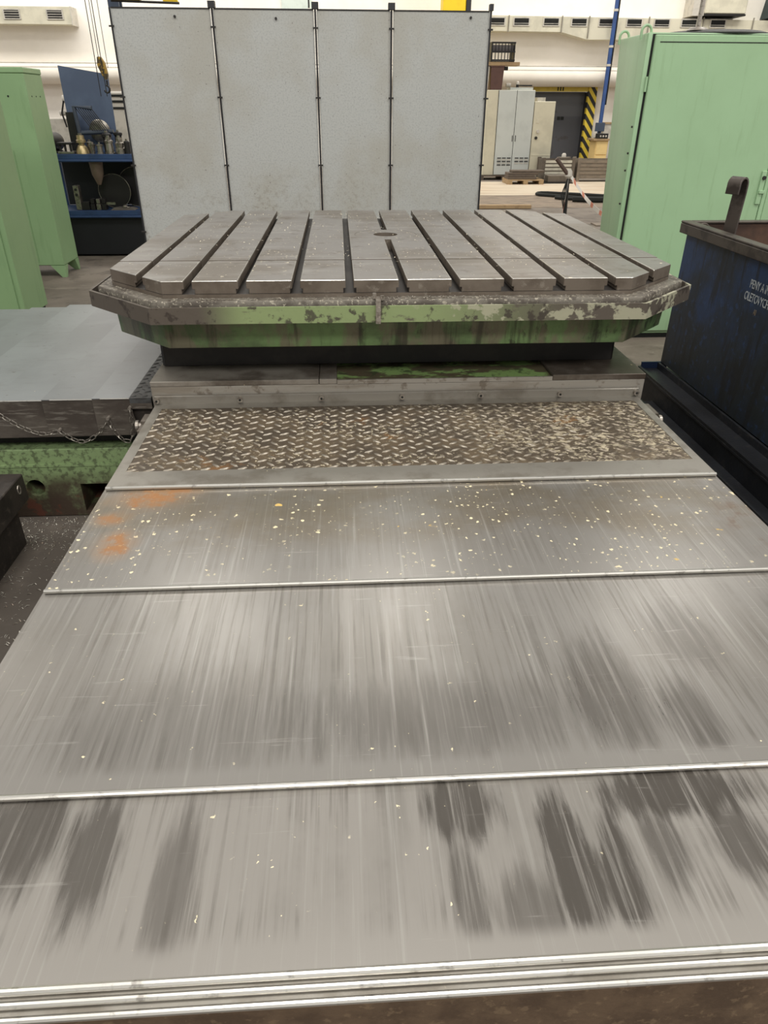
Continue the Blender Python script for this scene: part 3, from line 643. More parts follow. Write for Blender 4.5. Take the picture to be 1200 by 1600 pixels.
# ------------------------------------------------------------------ grey partition behind the table
pa = thing('partition', 'tall partition of four speckled light grey panels on black posts behind the slotted table', 'partition', (-.2, 5.6, 0))
px = [-1.44, -.790, -.124, .376, 1.035]
for a, b in zip(px, px[1:]):
    po = MB().box(a+.012, b-.012, 5.60, 5.618, .12, 1.995).build('panel', m_panel, pa)
    for q in (a+.009, b-.012): MB().box(q, q+.003, 5.594, 5.600, .12, 1.995).build('edge_profile', m_panframe, po)
    MB().box(a+.012, b-.012, 5.597, 5.622, 1.9955, 2.003).build('top_rail', m_bolt, po)
for i, x in enumerate(px):
    h = .022 if 0 < i < 4 else .012
    po = MB().box(x-.006, x+.006, 5.605, 5.64, 0, 2.0).build('post', m_post, pa)
    if i: MB().box(x-h, x+h, 5.588, 5.64, 2.0035, 2.04).build('post_cap', m_post, po)
    MB().box(x-.05, x+.05, 5.4, 5.8, 0, .02).build('post_foot', m_post, po)
    for z in (1.90, 1.505, 1.09, .65):
        MB().box(x-.017, x+.017, 5.590, 5.5938, z-.005, z+.005).build('clip', m_bolt, po)
for x, z in ((-1.03, 1.955), (-.38, 1.95), (.90, 1.965)): MB().cyl((x, 5.60, z), (x, 5.592, z), .008, n=8).build('bolt', m_bolt, pa)

# ------------------------------------------------------------------ blue tool rack with its load
m_rack = plain('rack_blue', (42, 66, 104), .5, .1, .6, 8)
m_rackdk = plain('rack_dark_blue', (15, 17, 22), .6, 0, .6, 6)
m_tool = M('tool_holder_steel', (150, 144, 134), .3, .8, [dict(c=(84, 76, 66), f=.6, k=[('n', 20, .48, .6)])], rnd=True)
m_brass = M('straw_steel', (164, 146, 108), .35, .7, rnd=True)
m_dark = plain('dark_iron', (34, 32, 30), .5, .3)
m_board = M('blue_board', (72, 84, 106), .5, 0, [dict(c=(84, 98, 120), f=.7, k=[('n', 2.2, .42, .62)])])
rk = thing('tool_rack', 'blue steel tool rack with two shelves loaded with tool holders and dark iron parts', 'rack', (-2.55, 8.6, 0))
RX0, RX1, RY0, RY1 = -3.10, -2.08, 8.30, 8.85
for z0, z1 in ((.955, 1.015), (.415, .475)):
    sh = MB().box(RX0, RX1, RY0, RY1, z1-.012, z1).build('shelf', m_rack, rk)
    MB().box(RX0, RX1, RY0-.012, RY0-.0005, z0+.012, z1).build('front_channel', m_rack, sh, bevel=.003)
    MB().cyl((RX0, RY0-.014, z0), (RX1, RY0-.014, z0), .013, n=10).build('front_tube', m_rack, sh)
for x in (RX0, RX1-.05):
    for yy in (RY0+.01, RY1-.05): MB().box(x, x+.05, yy, yy+.04, 0, .999).build('upright', m_rack, rk)
MB().box(RX0+.051, RX1-.051, RY0+.04, RY1-.06, .02, .40).build('lower_bin', m_rackdk, rk, bevel=.004)
MB().box(RX0+.06, RX1-.06, RY1-.05, RY1-.03, .48, .94).build('back_sheet', m_rackdk, rk)
bdp = thing('board', 'plain blue steel board standing upright at the back of the tool rack', 'board', (-2.58, 8.80, 1.015))
MB().hexa([(-2.87, 8.78, 1.0155), (-2.39, 8.78, 1.0155), (-2.39, 8.795, 1.0155), (-2.87, 8.795, 1.0155)], [(-2.882, 8.80, 1.811), (-2.385, 8.80, 1.735), (-2.385, 8.815, 1.735), (-2.882, 8.815, 1.811)]).build('board_sheet', m_board, bdp)
MB().box(-2.60, -2.57, 8.805, 8.835, 1.0155, 1.4).build('board_stay', m_rack, bdp)
# holders on the upper shelf
def holder(x, yy, z, prof, label, mat, knob=None, name='tool_holder', n=14):
    o = thing(name, label, 'tool holder', (x, yy, z), 'tool holders on the blue rack')
    MB().lathe((x, yy, z), prof, n).build('holder_body', mat, o)
    top = prof[-1][1]
    MB().cyl((x, yy, z+top+.0005), (x, yy, z+top+.018), prof[-1][0]*.6, n=6).build('pull_stud', m_tool, o)
    return o
S1 = 1.0155
holder(-2.655, 8.38, S1, [(.068, 0), (.064, .03), (.040, .075), (.030, .08), (.030, .10), (.048, .102), (.048, .125), (.040, .13), (.036, .17)], 'tall straw coloured cone holder at the front of the upper rack shelf', m_brass)
holder(-2.375, 8.38, S1, [(.055, 0), (.055, .012), (.042, .016), (.036, .10), (.044, .102), (.044, .12), (.03, .13), (.03, .15)], 'tall grey cylinder holder standing between short holders on the upper rack shelf', m_tool)
holder(-2.47, 8.36, S1, [(.036, 0), (.036, .01), (.026, .012), (.026, .07), (.034, .072), (.034, .085), (.016, .09)], 'slim steel holder with a flanged foot on the upper rack shelf', m_tool)
holder(-2.545, 8.36, S1, [(.022, 0), (.022, .05), (.034, .075), (.034, .09)], 'small funnel shaped holder next to the straw coloured cone', m_tool)
holder(-2.265, 8.37, S1, [(.048, 0), (.048, .05), (.040, .055), (.044, .08), (.044, .1), (.03, .11), (.028, .15)], 'stout bright collet holder beside the grey partition edge', m_tool)
holder(-2.19, 8.37, S1, [(.03, 0), (.03, .11), (.02, .12)], 'narrow dark holder closest to the grey partition edge', m_dark)
holder(-2.60, 8.47, S1, [(.03, 0), (.03, .1), (.022, .11)], 'dull holder standing behind the straw coloured cone', m_tool)
holder(-2.42, 8.50, S1, [(.04, 0), (.04, .14), (.05, .15), (.05, .175), (.03, .19)], 'dark thick holder in the back row of the upper rack shelf', m_dark)
holder(-2.30, 8.50, S1, [(.035, 0), (.035, .16), (.045, .17), (.045, .19), (.02, .2)], 'tall dark holder with a wide collar in the back row of the rack', m_dark)
ct = thing('tool_carrier', 'low dark iron carrier block with pegs at the locker end of the rack shelf', 'tool carrier', (-2.81, 8.40, S1))
MB().box(-2.89, -2.73, 8.32, 8.48, S1, S1+.022).build('carrier_base', m_tool, ct, bevel=.003)
MB().box(-2.89, -2.74, 8.33, 8.47, S1+.085, S1+.105).build('carrier_top', m_dark, ct, bevel=.003)
for x in (-2.87, -2.82, -2.765): MB().cyl((x, 8.36, S1+.0225), (x, 8.36, S1+.0845), .012).build('peg', m_dark, ct)
m_rackgr = plain('frame_slate', (56, 64, 76), .5, .1)
fm = thing('wedge_frame', 'blue wedge shaped tube frame strung with dark bars leaning on the blue board', 'frame', (-2.55, 8.62, S1))
MB().tube([(-2.70, 8.56, S1+.008), (-2.72, 8.56, 1.44), (-2.54, 8.56, 1.43)], .022, 8).build('side_tube', m_rackgr, fm)
MB().cyl((-2.695, 8.57, 1.20), (-2.36, 8.57, 1.215), .022, n=10).build('cross_tube', m_rackgr, fm)
for k in range(8): MB().cyl((-2.70+.022*k, 8.56, 1.425), (-2.56+.022*k, 8.545, 1.222), .0045, n=6).build('bar', m_dark, fm)
MB().cyl((-2.46, 8.60, S1+.001), (-2.46, 8.60, 1.19), .02, n=10).build('prop', m_rackgr, fm)
MB().box(-2.83, -2.75, 8.60, 8.72, S1+.001, 1.39).build('end_plate', m_dark, fm)
wl = tag(MB().lathe((0, 0, 0), [(.10, -.012), (.11, -.006), (.11, .006), (.10, .012)], 32).build('saw_disc', m_tool, None, loc=(0, 0, 0)), 'thin bright steel disc standing behind the wedge shaped frame', 'disc')
wl.rotation_euler = (PI/2, 0, 0); wl.location = (-2.545, 8.735, 1.215)
# lower shelf
S2 = .4755
def disc(x, yy, rr, zb, label, th=.02):
    o = thing('wheel_disc', label, 'disc', (x, yy, zb))
    MB().cyl((x, yy, zb+rr), (x, yy+th, zb+rr), rr, n=48).build('disc_plate', m_dark, o)
    MB().tube([(x+rr*.995*math.cos(a), yy-.001, zb+rr+rr*.995*math.sin(a)) for a in [k*PI/24 for k in range(48)]], .0035, 6, True).build('rim', m_tool, o)
    return o
disc(-2.44, 8.52, .17, S2, 'big dark disc with a bright rim on the lower rack shelf')
disc(-2.23, 8.66, .20, S2, 'dark disc leaning behind the bright rimmed disc on the lower rack shelf', .03)
vb = thing('clamp_block', 'pair of dark iron clamp jaws on the lower rack shelf', 'clamp', (-2.60, 8.36, S2))
for x in (-2.665, -2.605, -2.55): MB().box(x, x+.045, 8.33, 8.42, S2, S2+.06).box(x+.004, x+.041, 8.335, 8.415, S2+.062, S2+.11).build('jaw', m_tool if x > -2.62 and x < -2.58 else m_dark, vb, bevel=.004)
MB().box(-2.503, -2.41, 8.36, 8.38, S2+.05, S2+.075).build('clamp_arm', m_tool, vb)
ab = thing('angle_block', 'pale cast block with two bores at the locker end of the lower rack shelf', 'block', (-2.78, 8.38, S2))
MB().box(-2.82, -2.765, 8.34, 8.42, S2, S2+.24).build('block_upright', m_tool, ab, bevel=.004)
MB().box(-2.764, -2.68, 8.34, 8.42, S2, S2+.08).build('block_foot', m_dark, ab, bevel=.004)
for z in (.20, .15): MB().cyl((-2.793, 8.3395, S2+z), (-2.793, 8.335, S2+z), .014).build('bore', m_gap, ab)
kb = thing('ball_knob', 'small round steel knob lying on the lower rack shelf', 'knob', (-2.31, 8.36, S2))
MB().lathe((-2.31, 8.36, S2+.001), [(.008, 0), (.022, .012), (.026, .026), (.022, .04), (.008, .05)], 14).build('ball', m_tool, kb)
MB().cyl((-2.29, 8.36, S2+.026), (-2.262, 8.36, S2+.022), .008, n=8).build('stem', m_tool, kb)
rg = tag(MB().add([(-2.46, 8.32, S2+.0), (-2.20, 8.32, S2), (-2.20, 8.48, S2), (-2.46, 8.48, S2), (-2.42, 8.34, S2+.025), (-2.24, 8.34, S2+.016), (-2.24, 8.46, S2+.02), (-2.40, 8.46, S2+.022)], [(3,2,1,0),(4,5,6,7),(0,1,5,4),(1,2,6,5),(2,3,7,6),(3,0,4,7)]).build('cloth_rag', plain('rag', (84, 78, 70), .9), None, loc=(-2.33, 8.4, S2)), 'crumpled grey rag spread under the round knob on the rack', 'rag')
fn = thing('funnel', 'dull brown cone with a nozzle hanging below the upper rack shelf', 'funnel', (-2.55, 8.46, .75))
MB().lathe((-2.55, 8.40, .72), [(.02, 0), (.06, .10), (.07, .22)], 16).build('cone', plain('cone_brown', (104, 90, 76), .5, .2), fn)
MB().box(-2.62, -2.48, 8.38, 8.42, .9405, .954).build('hanger', m_dark, fn)
mc = thing('motor', 'small dark electric motor behind the locker beside the rack end', 'motor', (-3.02, 8.6, S1))
MB().cyl((-3.02, 8.42, S1+.10), (-3.02, 8.70, S1+.10), .09, n=20).build('motor_body', m_dark, mc)
MB().box(-3.08, -2.95, 8.45, 8.67, S1, S1+.02).build('motor_foot', m_dark, mc)
MB().tube([(-2.95, 8.40, S1+.20), (-2.955, 8.40, S1+.36), (-2.965, 8.40, 1.52)], .007, 6).build('conduit', m_dark, mc)
m_pale = plain('pale_steel', (196, 190, 178), .5, .1)
hv = thing('press_head', 'pale machine head with handwheel standing beyond the blue tool rack', 'machine', (-3.9, 11.0, 0))
MB().box(-4.05, -3.5, 10.9, 11.3, 0, 1.30).build('column', m_pale, hv, bevel=.01)
MB().cyl((-3.55, 10.8, 1.52), (-3.30, 10.8, 1.52), .045).build('spindle', m_pale, hv)
MB().cyl((-3.62, 10.8, 1.36), (-3.2, 10.8, 1.38), .03).build('arm', m_pale, hv)
MB().cyl((-3.44, 10.8, 1.30), (-3.44, 10.8, 1.50), .035).build('quill', m_pale, hv)
MB().tube([(-3.55, 10.75, 1.2), (-3.58, 10.75, 1.36), (-3.53, 10.75, 1.5)], .012, 6).build('hose', m_dark, hv)
hd = thing('louvred_hood', 'white machine hood with black louvres between board and partition', 'hood', (-2.95, 11.7, 0))
MB().prism([(-3.3, 0), (-2.5, 0), (-2.5, .95), (-2.75, 1.22), (-2.9, 1.62), (-3.3, 1.62)], 'y', 11.5, 12.0).build('hood_body', m_pale, hd, bevel=.02)
for z in (1.57, 1.50, 1.42): MB().box(-3.25, -2.9, 11.485, 11.4995, z-.016, z+.012).build('louvre', m_gap, hd)

# crane hook block with its ropes
m_yel = M('hook_block_yellow', (150, 118, 40), .5, 0, [dict(c=(40, 36, 28), f=.9, k=[('n', 3, .48, .53, (6, 1, 6))])])
hk = thing('crane_hook', 'yellow and black crane hook block hanging on ropes beside the partition', 'crane hook', (-2.21, 8.0, 1.55))
MB().prism([(-2.235, 1.85), (-2.205, 1.85), (-2.175, 1.80), (-2.165, 1.70), (-2.185, 1.66), (-2.215, 1.70), (-2.245, 1.78)], 'y', 7.97, 8.03).build('hook_block', m_yel, hk, bevel=.006)
MB().tube([(-2.185, 8.0, 1.66), (-2.188, 8.0, 1.62)]+[(-2.196+.026*math.cos(a), 8.0, 1.588+.03*math.sin(a)) for a in [PI*.6-k*PI*1.5/8 for k in range(9)]], .009, 6).build('hook', m_dark, hk)
for x in (-2.228, -2.155): MB().cyl((x, 8.0, 1.76), (x, 8.0, 4.5), .003, n=6).build('rope', m_dark, hk)
for x, lb in ((-1.98, 'thin dark cable hanging straight down between the hook block and another cable'), (-1.93, 'thin dark cable hanging straight down, next to the partition edge')):
    o = tag(MB().tube([(x, 7.0, 1.52), (x, 7.0, 2.4), (x, 7.0, 4.6)], .0035, 6).build('hanging_cable', m_dark, None, loc=(x, 7.0, 1.52)), lb, 'cable', 'cables by the partition edge')

# ------------------------------------------------------------------ far end of the hall
nz = 21.5
gt = MB().box(5.24, 6.72, 21.70, 21.74, 0, 1.80)
m_gate = M('gate_dark_grey', (84, 84, 86), .5, .1, [dict(c=(66, 66, 70), f=.7, k=[('g', 'z', 1.25, 1.2)]), dict(c=(60, 54, 52), f=.7, k=[('n', 2.4, .60, .66)])])
gd = struct(gt.build('door_1', m_gate))
MB().box(6.02, 6.10, 21.685, 21.6995, 1.14, 1.22).box(6.12, 6.20, 21.685, 21.6995, 1.14, 1.22).build('door_handle', m_gap, gd)
def stripes(name, c1, c2, sc, ang, th=.5):
    m = bpy.data.materials.new(name); m.use_nodes = True; N = NT(m); b = N.n['Principled BSDF']
    tcn = N.new('ShaderNodeTexCoord'); mp = N.new('ShaderNodeMapping'); mp.inputs['Rotation'].default_value = (0, ang, 0); N.link(tcn.outputs['Object'], mp.inputs[0])
    wv = N.new('ShaderNodeTexWave', wave_type='BANDS', bands_direction='X'); wv.inputs['Scale'].default_value = sc; N.link(mp.outputs[0], wv.inputs[0])
    rr = N.new('ShaderNodeMath', operation='GREATER_THAN'); rr.inputs[1].default_value = th; N.link(wv.outputs[1], rr.inputs[0])
    mx = N.new('ShaderNodeMix', data_type='RGBA'); N.link(rr.outputs[0], mx.inputs[0]); mx.inputs[6].default_value = lin(c1); mx.inputs[7].default_value = lin(c2)
    N.link(mx.outputs[2], b.inputs[0]); b.inputs['Roughness'].default_value = .6; return m
m_hzd = stripes('hazard_stripes', (212, 186, 60), (34, 32, 30), 1.9, math.radians(38))
m_yellow = plain('frame_yellow', (196, 172, 66), .6, 0, .4)
t2 = struct(MB().box(6.70, 6.93, 21.36, 21.4995, 0, 1.92).build('trim_2', m_hzd))
t3 = struct(MB().box(5.24, 6.699, 21.40, 21.4995, 1.80, 1.92).build('trim_3', m_yellow))
for k in range(3): MB().box(5.86+.07*k, 5.89+.07*k, 21.39, 21.3995, 1.82, 1.91).build('black_mark', m_gap, t3)
struct(MB().box(6.705, 6.74, 21.50, 21.69, 0, 1.795).build('trim_4', m_post))
# round white duct and its line
m_wduct = plain('white_duct', (236, 228, 214), .6, 0, .15, 1)
wd = thing('air_duct', 'wide round white duct running along the back wall above the gate', 'duct', (2, 21.2, 1.8))
MB().cyl((-14, 21.23, 2.135), (16, 21.23, 2.135), .23, n=40).build('duct_tube', m_wduct, wd)
for x in (-9, -4.5, 0, 4.5, 9, 13): MB().cyl((x, 21.23, 2.135), (x+.03, 21.23, 2.135), .233, n=40).build('duct_band', m_wduct, wd)
MB().cyl((-14, 20.99, 2.35), (16, 20.99, 2.35), .012, n=6).build('duct_pipe', m_pale, wd)
# beige ventilation duct with grilles
m_sdkd = plain('flange_grey', (140, 134, 120), .6)
vd = thing('ventilation_duct', 'beige rectangular ventilation duct with a row of grilles high on the back wall', 'duct', (7.5, 21.3, 3.0))
MB().prism([(3.0, 3.10), (5.70, 3.085), (6.38, 2.93), (12.2, 2.98), (12.2, 3.36), (3.0, 3.42)], 'y', 21.05, 21.4995).build('duct_box', m_duct, vd)
for x in (4.05, 4.665, 5.42, 6.13, 6.83, 7.54, 8.25, 8.95, 9.7):
    gf = MB().box(x-.21, x+.21, 21.035, 21.0495, 3.20, 3.385).build('grille', m_pale, vd)
    MB().box(x-.18, x+.18, 21.03, 21.0345, 3.225, 3.36).build('grille_opening', m_gap, gf)
    for z in (3.25, 3.285, 3.32): MB().box(x-.18, x+.18, 21.022, 21.0295, z, z+.010).build('slat', m_pale if z == 3.25 else m_dark, gf)
for x in (4.33, 5.68, 6.37, 7.9, 9.3, 10.6): MB().box(x, x+.025, 21.02, 21.0495, 2.96 if x > 6 else 3.07, 3.42).build('flange', m_sdkd, vd)
vd = thing('ventilation_duct', 'short beige ventilation duct end with two grilles above the leaf green locker', 'duct', (-7.8, 21.3, 3.1))
MB().box(-12, -6.35, 21.05, 21.4995, 3.14, 3.49).build('duct_box', m_duct, vd)
MB().box(-6.3495, -6.33, 21.04, 21.4995, 3.12, 3.50).build('end_flange', m_pale, vd)
for x in (-7.73, -6.72):
    gf = MB().box(x-.20, x+.20, 21.035, 21.0495, 3.23, 3.44).build('grille', m_pale, vd)
    MB().box(x-.17, x+.17, 21.03, 21.0345, 3.255, 3.415).build('grille_opening', m_dark, gf)
    for z in (3.28, 3.33, 3.38): MB().box(x-.17, x+.17, 21.022, 21.0295, z, z+.012).build('slat', m_pale, gf)
m_pipeb = plain('pipe_blue', (48, 78, 132), .5)
pp = thing('blue_pipe', 'upright blue pipe on the back wall between the gate and the mint green cabinet', 'pipe', (6.96, 20.84, 0))
MB().cyl((6.96, 20.84, .85), (6.96, 20.84, 7), .05, n=12).build('pipe_run', m_pipeb, pp)
for z in (2.35, 2.75, 3.5): MB().cyl((6.96, 20.84, z), (6.96, 20.84, z+.05), .06, n=12).build('pipe_clamp', m_pale, pp)
MB().cyl((7.03, 20.84, 1.5), (7.03, 20.84, 7), .018, n=8).build('conduit', m_dark, pp)
# yellow crane column and dark blue column above the partition
m_cry = plain('crane_yellow', (232, 196, 28), .5, 0, .2)
m_crb = plain('column_navy', (58, 70, 88), .5, 0, .3)
o = thing('crane_column', 'bright yellow crane column rising behind the partition', 'column', (2.82, 20.2, 0))
MB().box(2.55, 3.09, 20.0, 20.5, .02, 7).build('column_shaft', m_cry, o, bevel=.02); MB().box(2.45, 3.2, 19.9, 20.6, 0, .0195).build('base_plate', m_cry, o)
o = thing('steel_column', 'slim dark column standing next to the bright yellow crane column', 'column', (3.2, 20.2, 0))
MB().box(3.10, 3.21, 20.0, 20.02, .02, 7).box(3.10, 3.21, 20.18, 20.2, .02, 7).box(3.145, 3.165, 20.02, 20.18, .02, 7).build('column_shaft', m_post, o); MB().box(3.21, 3.3, 19.9, 20.3, 0, .0195).build('base_plate', m_post, o)
o = thing('steel_column', 'navy blue steel column above the hook block behind the partition', 'column', (-4.5, 18.2, 0))
MB().box(-4.64, -4.42, 18.0, 18.05, .02, 7).box(-4.64, -4.42, 18.25, 18.3, .02, 7).box(-4.56, -4.50, 18.05, 18.25, .02, 7).build('column_shaft', m_crb, o); MB().box(-4.7, -4.3, 17.9, 18.4, 0, .0195).build('base_plate', m_crb, o)
o = thing('hoist', 'yellow hoist drum with slanted rails above the partition top', 'hoist', (-3.9, 17.0, 3.2))
MB().cyl((-4.3, 17, 3.33), (-3.75, 17, 3.33), .14, n=20).build('drum', plain('hoist_yellow', (150, 124, 40), .5), o)
MB().hexa([(-3.30, 17, 3.18), (-3.02, 17, 3.18), (-3.02, 17.1, 3.18), (-3.30, 17.1, 3.18)], [(-3.75, 17, 3.9), (-3.45, 17, 3.9), (-3.45, 17.1, 3.9), (-3.75, 17.1, 3.9)]).build('slanted_rail', m_cry, o)
MB().cyl((-4.3, 16.95, 3.20), (-3.0, 16.95, 3.17), .02, n=8).build('drive_chain', m_dark, o)
# shop lamp box and dark unit up on the right
o = thing('heater_box', 'beige wall heater box with a dark lower edge above the mint green cabinet', 'heater', (9.6, 21.2, 3.4))
MB().box(9.25, 10.3, 20.9, 21.4995, 3.48, 4.6).build('heater_case', m_duct, o, bevel=.02); MB().box(9.25, 10.3, 20.89, 21.4995, 3.44, 3.4795).build('heater_edge', m_dark, o)
MB().box(8.95, 9.2495, 20.95, 21.4995, 3.44, 4.6).build('heater_side', m_pale, o)
o = tag(MB().prism([(11.0, 3.42), (11.9, 3.42), (11.9, 4.7), (11.15, 4.7)], 'y', 20.9, 21.4995).build('wall_unit', plain('unit_teal', (30, 52, 54), .5), None, loc=(11.4, 21.2, 3.42)), 'dark teal wall unit high beside the beige heater box', 'wall unit')
o = thing('wall_window', 'pale wall pane with a small lamp bulb above the partition', 'window', (-.9, 21.4, 3.4))
MB().box(-1.3, -.55, 21.46, 21.4995, 3.3, 4.6).build('pane', plain('pane_pale', (206, 216, 206), .3, 0, .2), o)
MB().lathe((-.62, 21.3, 3.42), [(.03, 0), (.05, .05), (.03, .12)], 10).build('bulb', m_pale, o)
MB().cyl((-.62, 21.3, 3.5405), (-.62, 21.3, 3.75), .02, n=8).build('socket', m_dark, o)

# far control cabinets
m_cgrey = plain('control_grey', (196, 200, 194), .5, 0, .25, 2)
m_cbeige = plain('control_beige', (208, 202, 178), .5, 0, .3, 2)
m_wood = plain('pallet_wood', (168, 142, 106), .8, 0, .6, 10)
m_woodd = plain('old_wood', (96, 84, 72), .85, 0, .6, 10)
cc = thing('control_cabinet', 'tall light grey two door control cabinet with louvres standing on a pallet', 'cabinet', (3.8, 17.6, .1))
MB().box(3.265, 4.32, 17.52, 18.1, .10, 1.765).build('cabinet_body', m_cbeige, cc, bevel=.01)
for a, b in ((3.525, 3.915), (3.925, 4.315)):
    dd = MB().box(a, b, 17.50, 17.5195, .11, 1.76).build('door', m_cgrey, cc, bevel=.004)
    for r_ in range(5):
        for q in range(3):
            x = a+.06+q*.11; z = .20+.035*r_
            if b > 4 and r_ < 1: continue
            MB().box(x, x+.085, 17.49, 17.4995, z+.1, z+.118).build('louvre', m_pale if r_ % 2 else m_dark, dd)
    MB().box((b-.03) if a < 3.8 else (a+.03), (b-.02) if a < 3.8 else (a+.04), 17.485, 17.4995, .78, .9).build('handle', m_dark, dd)
MB().box(3.915, 3.925, 17.505, 17.5195, .11, 1.76).box(3.515, 3.5245, 17.505, 17.5195, .11, 1.76).build('door_gap', m_gap, cc)
cb = thing('control_cabinet', 'cream control cabinet with switches beside the tall grey cabinet', 'cabinet', (4.6, 17.6, 0))
MB().box(4.33, 4.79, 17.50, 18.0, .05, 1.555).build('cabinet_body', m_cbeige, cb, bevel=.008)
MB().box(4.34, 4.78, 17.492, 17.4998, .50, .508).build('front_seam', m_duct, cb)
MB().cyl((4.45, 17.4995, .98), (4.45, 17.47, .98), .035).build('switch', m_pale, cb); MB().cyl((4.42, 17.4995, .85), (4.42, 17.46, .85), .03).build('switch', m_dark, cb)
MB().box(4.40, 4.46, 17.49, 17.4995, 1.14, 1.22).build('name_plate', m_duct, cb)
MB().box(4.40, 4.58, 17.6, 17.9, 1.556, 1.63).build('top_vent', m_pale, cb)
for x in (4.36, 4.46): MB().box(x, x+.07, 17.49, 17.4995, .13, .2).build('socket', m_dark, cb)
def pallet(x0, x1, y0, y1, mat, label, z=0):
    o = thing('pallet', label, 'pallet', ((x0+x1)/2, (y0+y1)/2, z))
    n = 5; wv_ = (x1-x0)/n
    for k in range(5): MB().box(x0, x1, y0+(y1-y0)*k/5+.01, y0+(y1-y0)*(k+1)/5-.01, z+.078, z+.099).build('deck_board', mat, o)
    for x in (x0, (x0+x1)/2-.05, x1-.1):
        MB().box(x, x+.1, y0+.01, y1-.01, z+.022, z+.0775).build('block', mat, o); MB().box(x, x+.1, y0, y1, z, z+.0215).build('runner', mat, o)
    return o
pallet(3.2, 4.325, 17.45, 18.15, m_woodd, 'dark old pallet carrying the tall grey control cabinet')
pallet(3.62, 4.40, 16.35, 16.95, m_wood, 'pale new wooden pallet on the floor before the grey control cabinet')
for k in range(4):
    x0 = 3.70+random.uniform(-.1, .06); z = .0995+.042*k
    tag(MB().box(x0, x0+random.uniform(.55, .75), 16.40+.03*k, 16.85-.02*k, z, z+.04).build('scrap_board', m_woodd, None, loc=(x0, 16.4, z), bevel=.004), ['lowest weathered board of the loose pile, flat on the pale pallet', 'weathered board second from the bottom of the pile on the pale pallet', 'weathered board just under the topmost one on the pale pallet', 'topmost weathered board of the loose pile on the pale pallet'][k], 'board', 'boards on the pale pallet')
# things on top of the grey cabinet
o = thing('wire_crate', 'dark wire mesh crate resting on a timber plank above the brown box', 'crate', (3.55, 17.7, 2.27))
for x in [3.31+.068*k for k in range(8)]: MB().box(x-.008, x+.008, 17.50, 17.515, 2.29, 2.62).build('bar', m_dark, o)
for z in (2.29, 2.44, 2.60): MB().box(3.29, 3.80, 17.4855, 17.4995, z, z+.03).build('rail', m_dark, o)
MB().box(3.29, 3.80, 17.52, 18.0, 2.275, 2.2895).build('crate_floor', m_dark, o)
for x in (3.29, 3.785): MB().box(x, x+.015, 17.52, 18.0, 2.29, 2.63).build('crate_end', m_dark, o)
MB().box(3.31, 3.78, 17.6, 17.9, 2.46, 2.58).build('crate_load', plain('crate_load', (104, 98, 98), .7), o)
tag(MB().box(3.20, 3.92, 17.5, 17.9, 2.21, 2.274).build('timber_plank', m_wood, None, loc=(3.56, 17.7, 2.21)), 'short pale timber plank bridging the brown box below the wire crate', 'plank')
o = thing('brown_bin', 'brown sheet metal box standing on top of the grey control cabinet', 'box', (3.45, 17.7, 1.766))
MB().hexa([(3.33, 17.55, 1.766), (3.58, 17.55, 1.766), (3.58, 17.9, 1.766), (3.33, 17.9, 1.766)], [(3.31, 17.53, 2.19), (3.60, 17.53, 2.19), (3.60, 17.92, 2.19), (3.31, 17.92, 2.19)]).build('box_shell', plain('box_brown', (92, 64, 56), .5), o, bevel=.006)
MB().box(3.30, 3.61, 17.52, 17.93, 2.1905, 2.209).build('box_rim', plain('box_brown_rim', (120, 90, 80), .5), o)
MB().cyl((3.605, 17.6, 2.16), (3.69, 17.6, 2.16), .035).build('grip', m_dark, o)
o = thing('white_sack', 'white sheet draped upright beside the brown box', 'sheet', (3.26, 17.6, 1.766))
MB().hexa([(3.20, 17.54, 1.768), (3.27, 17.54, 1.768), (3.27, 17.7, 1.768), (3.20, 17.7, 1.768)], [(3.20, 17.54, 2.205), (3.295, 17.54, 2.205), (3.29, 17.7, 2.205), (3.20, 17.7, 2.205)]).build('sheet_body', m_pale, o, bevel=.01)
o = thing('pump_unit', 'small pale pump with a white cap on top of the grey cabinet', 'pump', (4.0, 17.8, 1.766))
MB().box(3.78, 4.28, 17.6, 17.95, 1.766, 1.815).build('pump_base', m_cgrey, o); MB().cyl((3.70, 17.7, 1.86), (3.80, 17.7, 1.86), .04).build('pump_body', m_pale, o)
MB().cyl((3.95, 17.7, 1.816), (3.95, 17.7, 1.87), .03).build('neck', m_dark, o); MB().lathe((3.95, 17.7, 1.8705), [(.04, 0), (.04, .04), (.02, .06)], 12).build('cap', m_pale, o)
MB().box(4.0, 4.28, 17.7, 17.8, 1.84, 1.865).build('bracket', m_dark, o)
# stillages
def stillage(x0, x1, y0, y1, mat, label, cm):
    o = thing('stillage', label, 'metal crate', ((x0+x1)/2, (y0+y1)/2, 0))
    for x in (x0, x1-.07):
        for yy in (y0, y1-.07): MB().box(x, x+.07, yy, yy+.07, 0, .48).build('corner_post', cm, o)
    for k in range(5): MB().box(x0+.071, x1-.071, y0+.015, y0+.03, .08+.075*k, .08+.075*k+.05).build('side_rib', mat, o)
    MB().box(x0+.071, x1-.071, y0+.031, y0+.036, .07, .45).build('side_sheet', cm, o)
    MB().box(x0+.071, x1-.071, y1-.05, y1-.04, .07, .45).build('rear_sheet', cm, o)
    MB().box(x0+.01, x0+.025, y0+.071, y1-.071, .07, .45).build('end_sheet', cm, o); MB().box(x1-.025, x1-.01, y0+.071, y1-.071, .07, .45).build('end_sheet', cm, o)
    MB().box(x0+.071, x1-.071, y0+.04, y1-.055, .09, .10).build('crate_floor', cm, o)
    return o
m_swhite = plain('stillage_white', (206, 200, 182), .6, 0, .5, 5); m_sgrey = plain('stillage_grey', (136, 124, 108), .65, 0, .6, 6); m_sdk = plain('stillage_dark', (104, 94, 82), .7, 0, .6, 6)
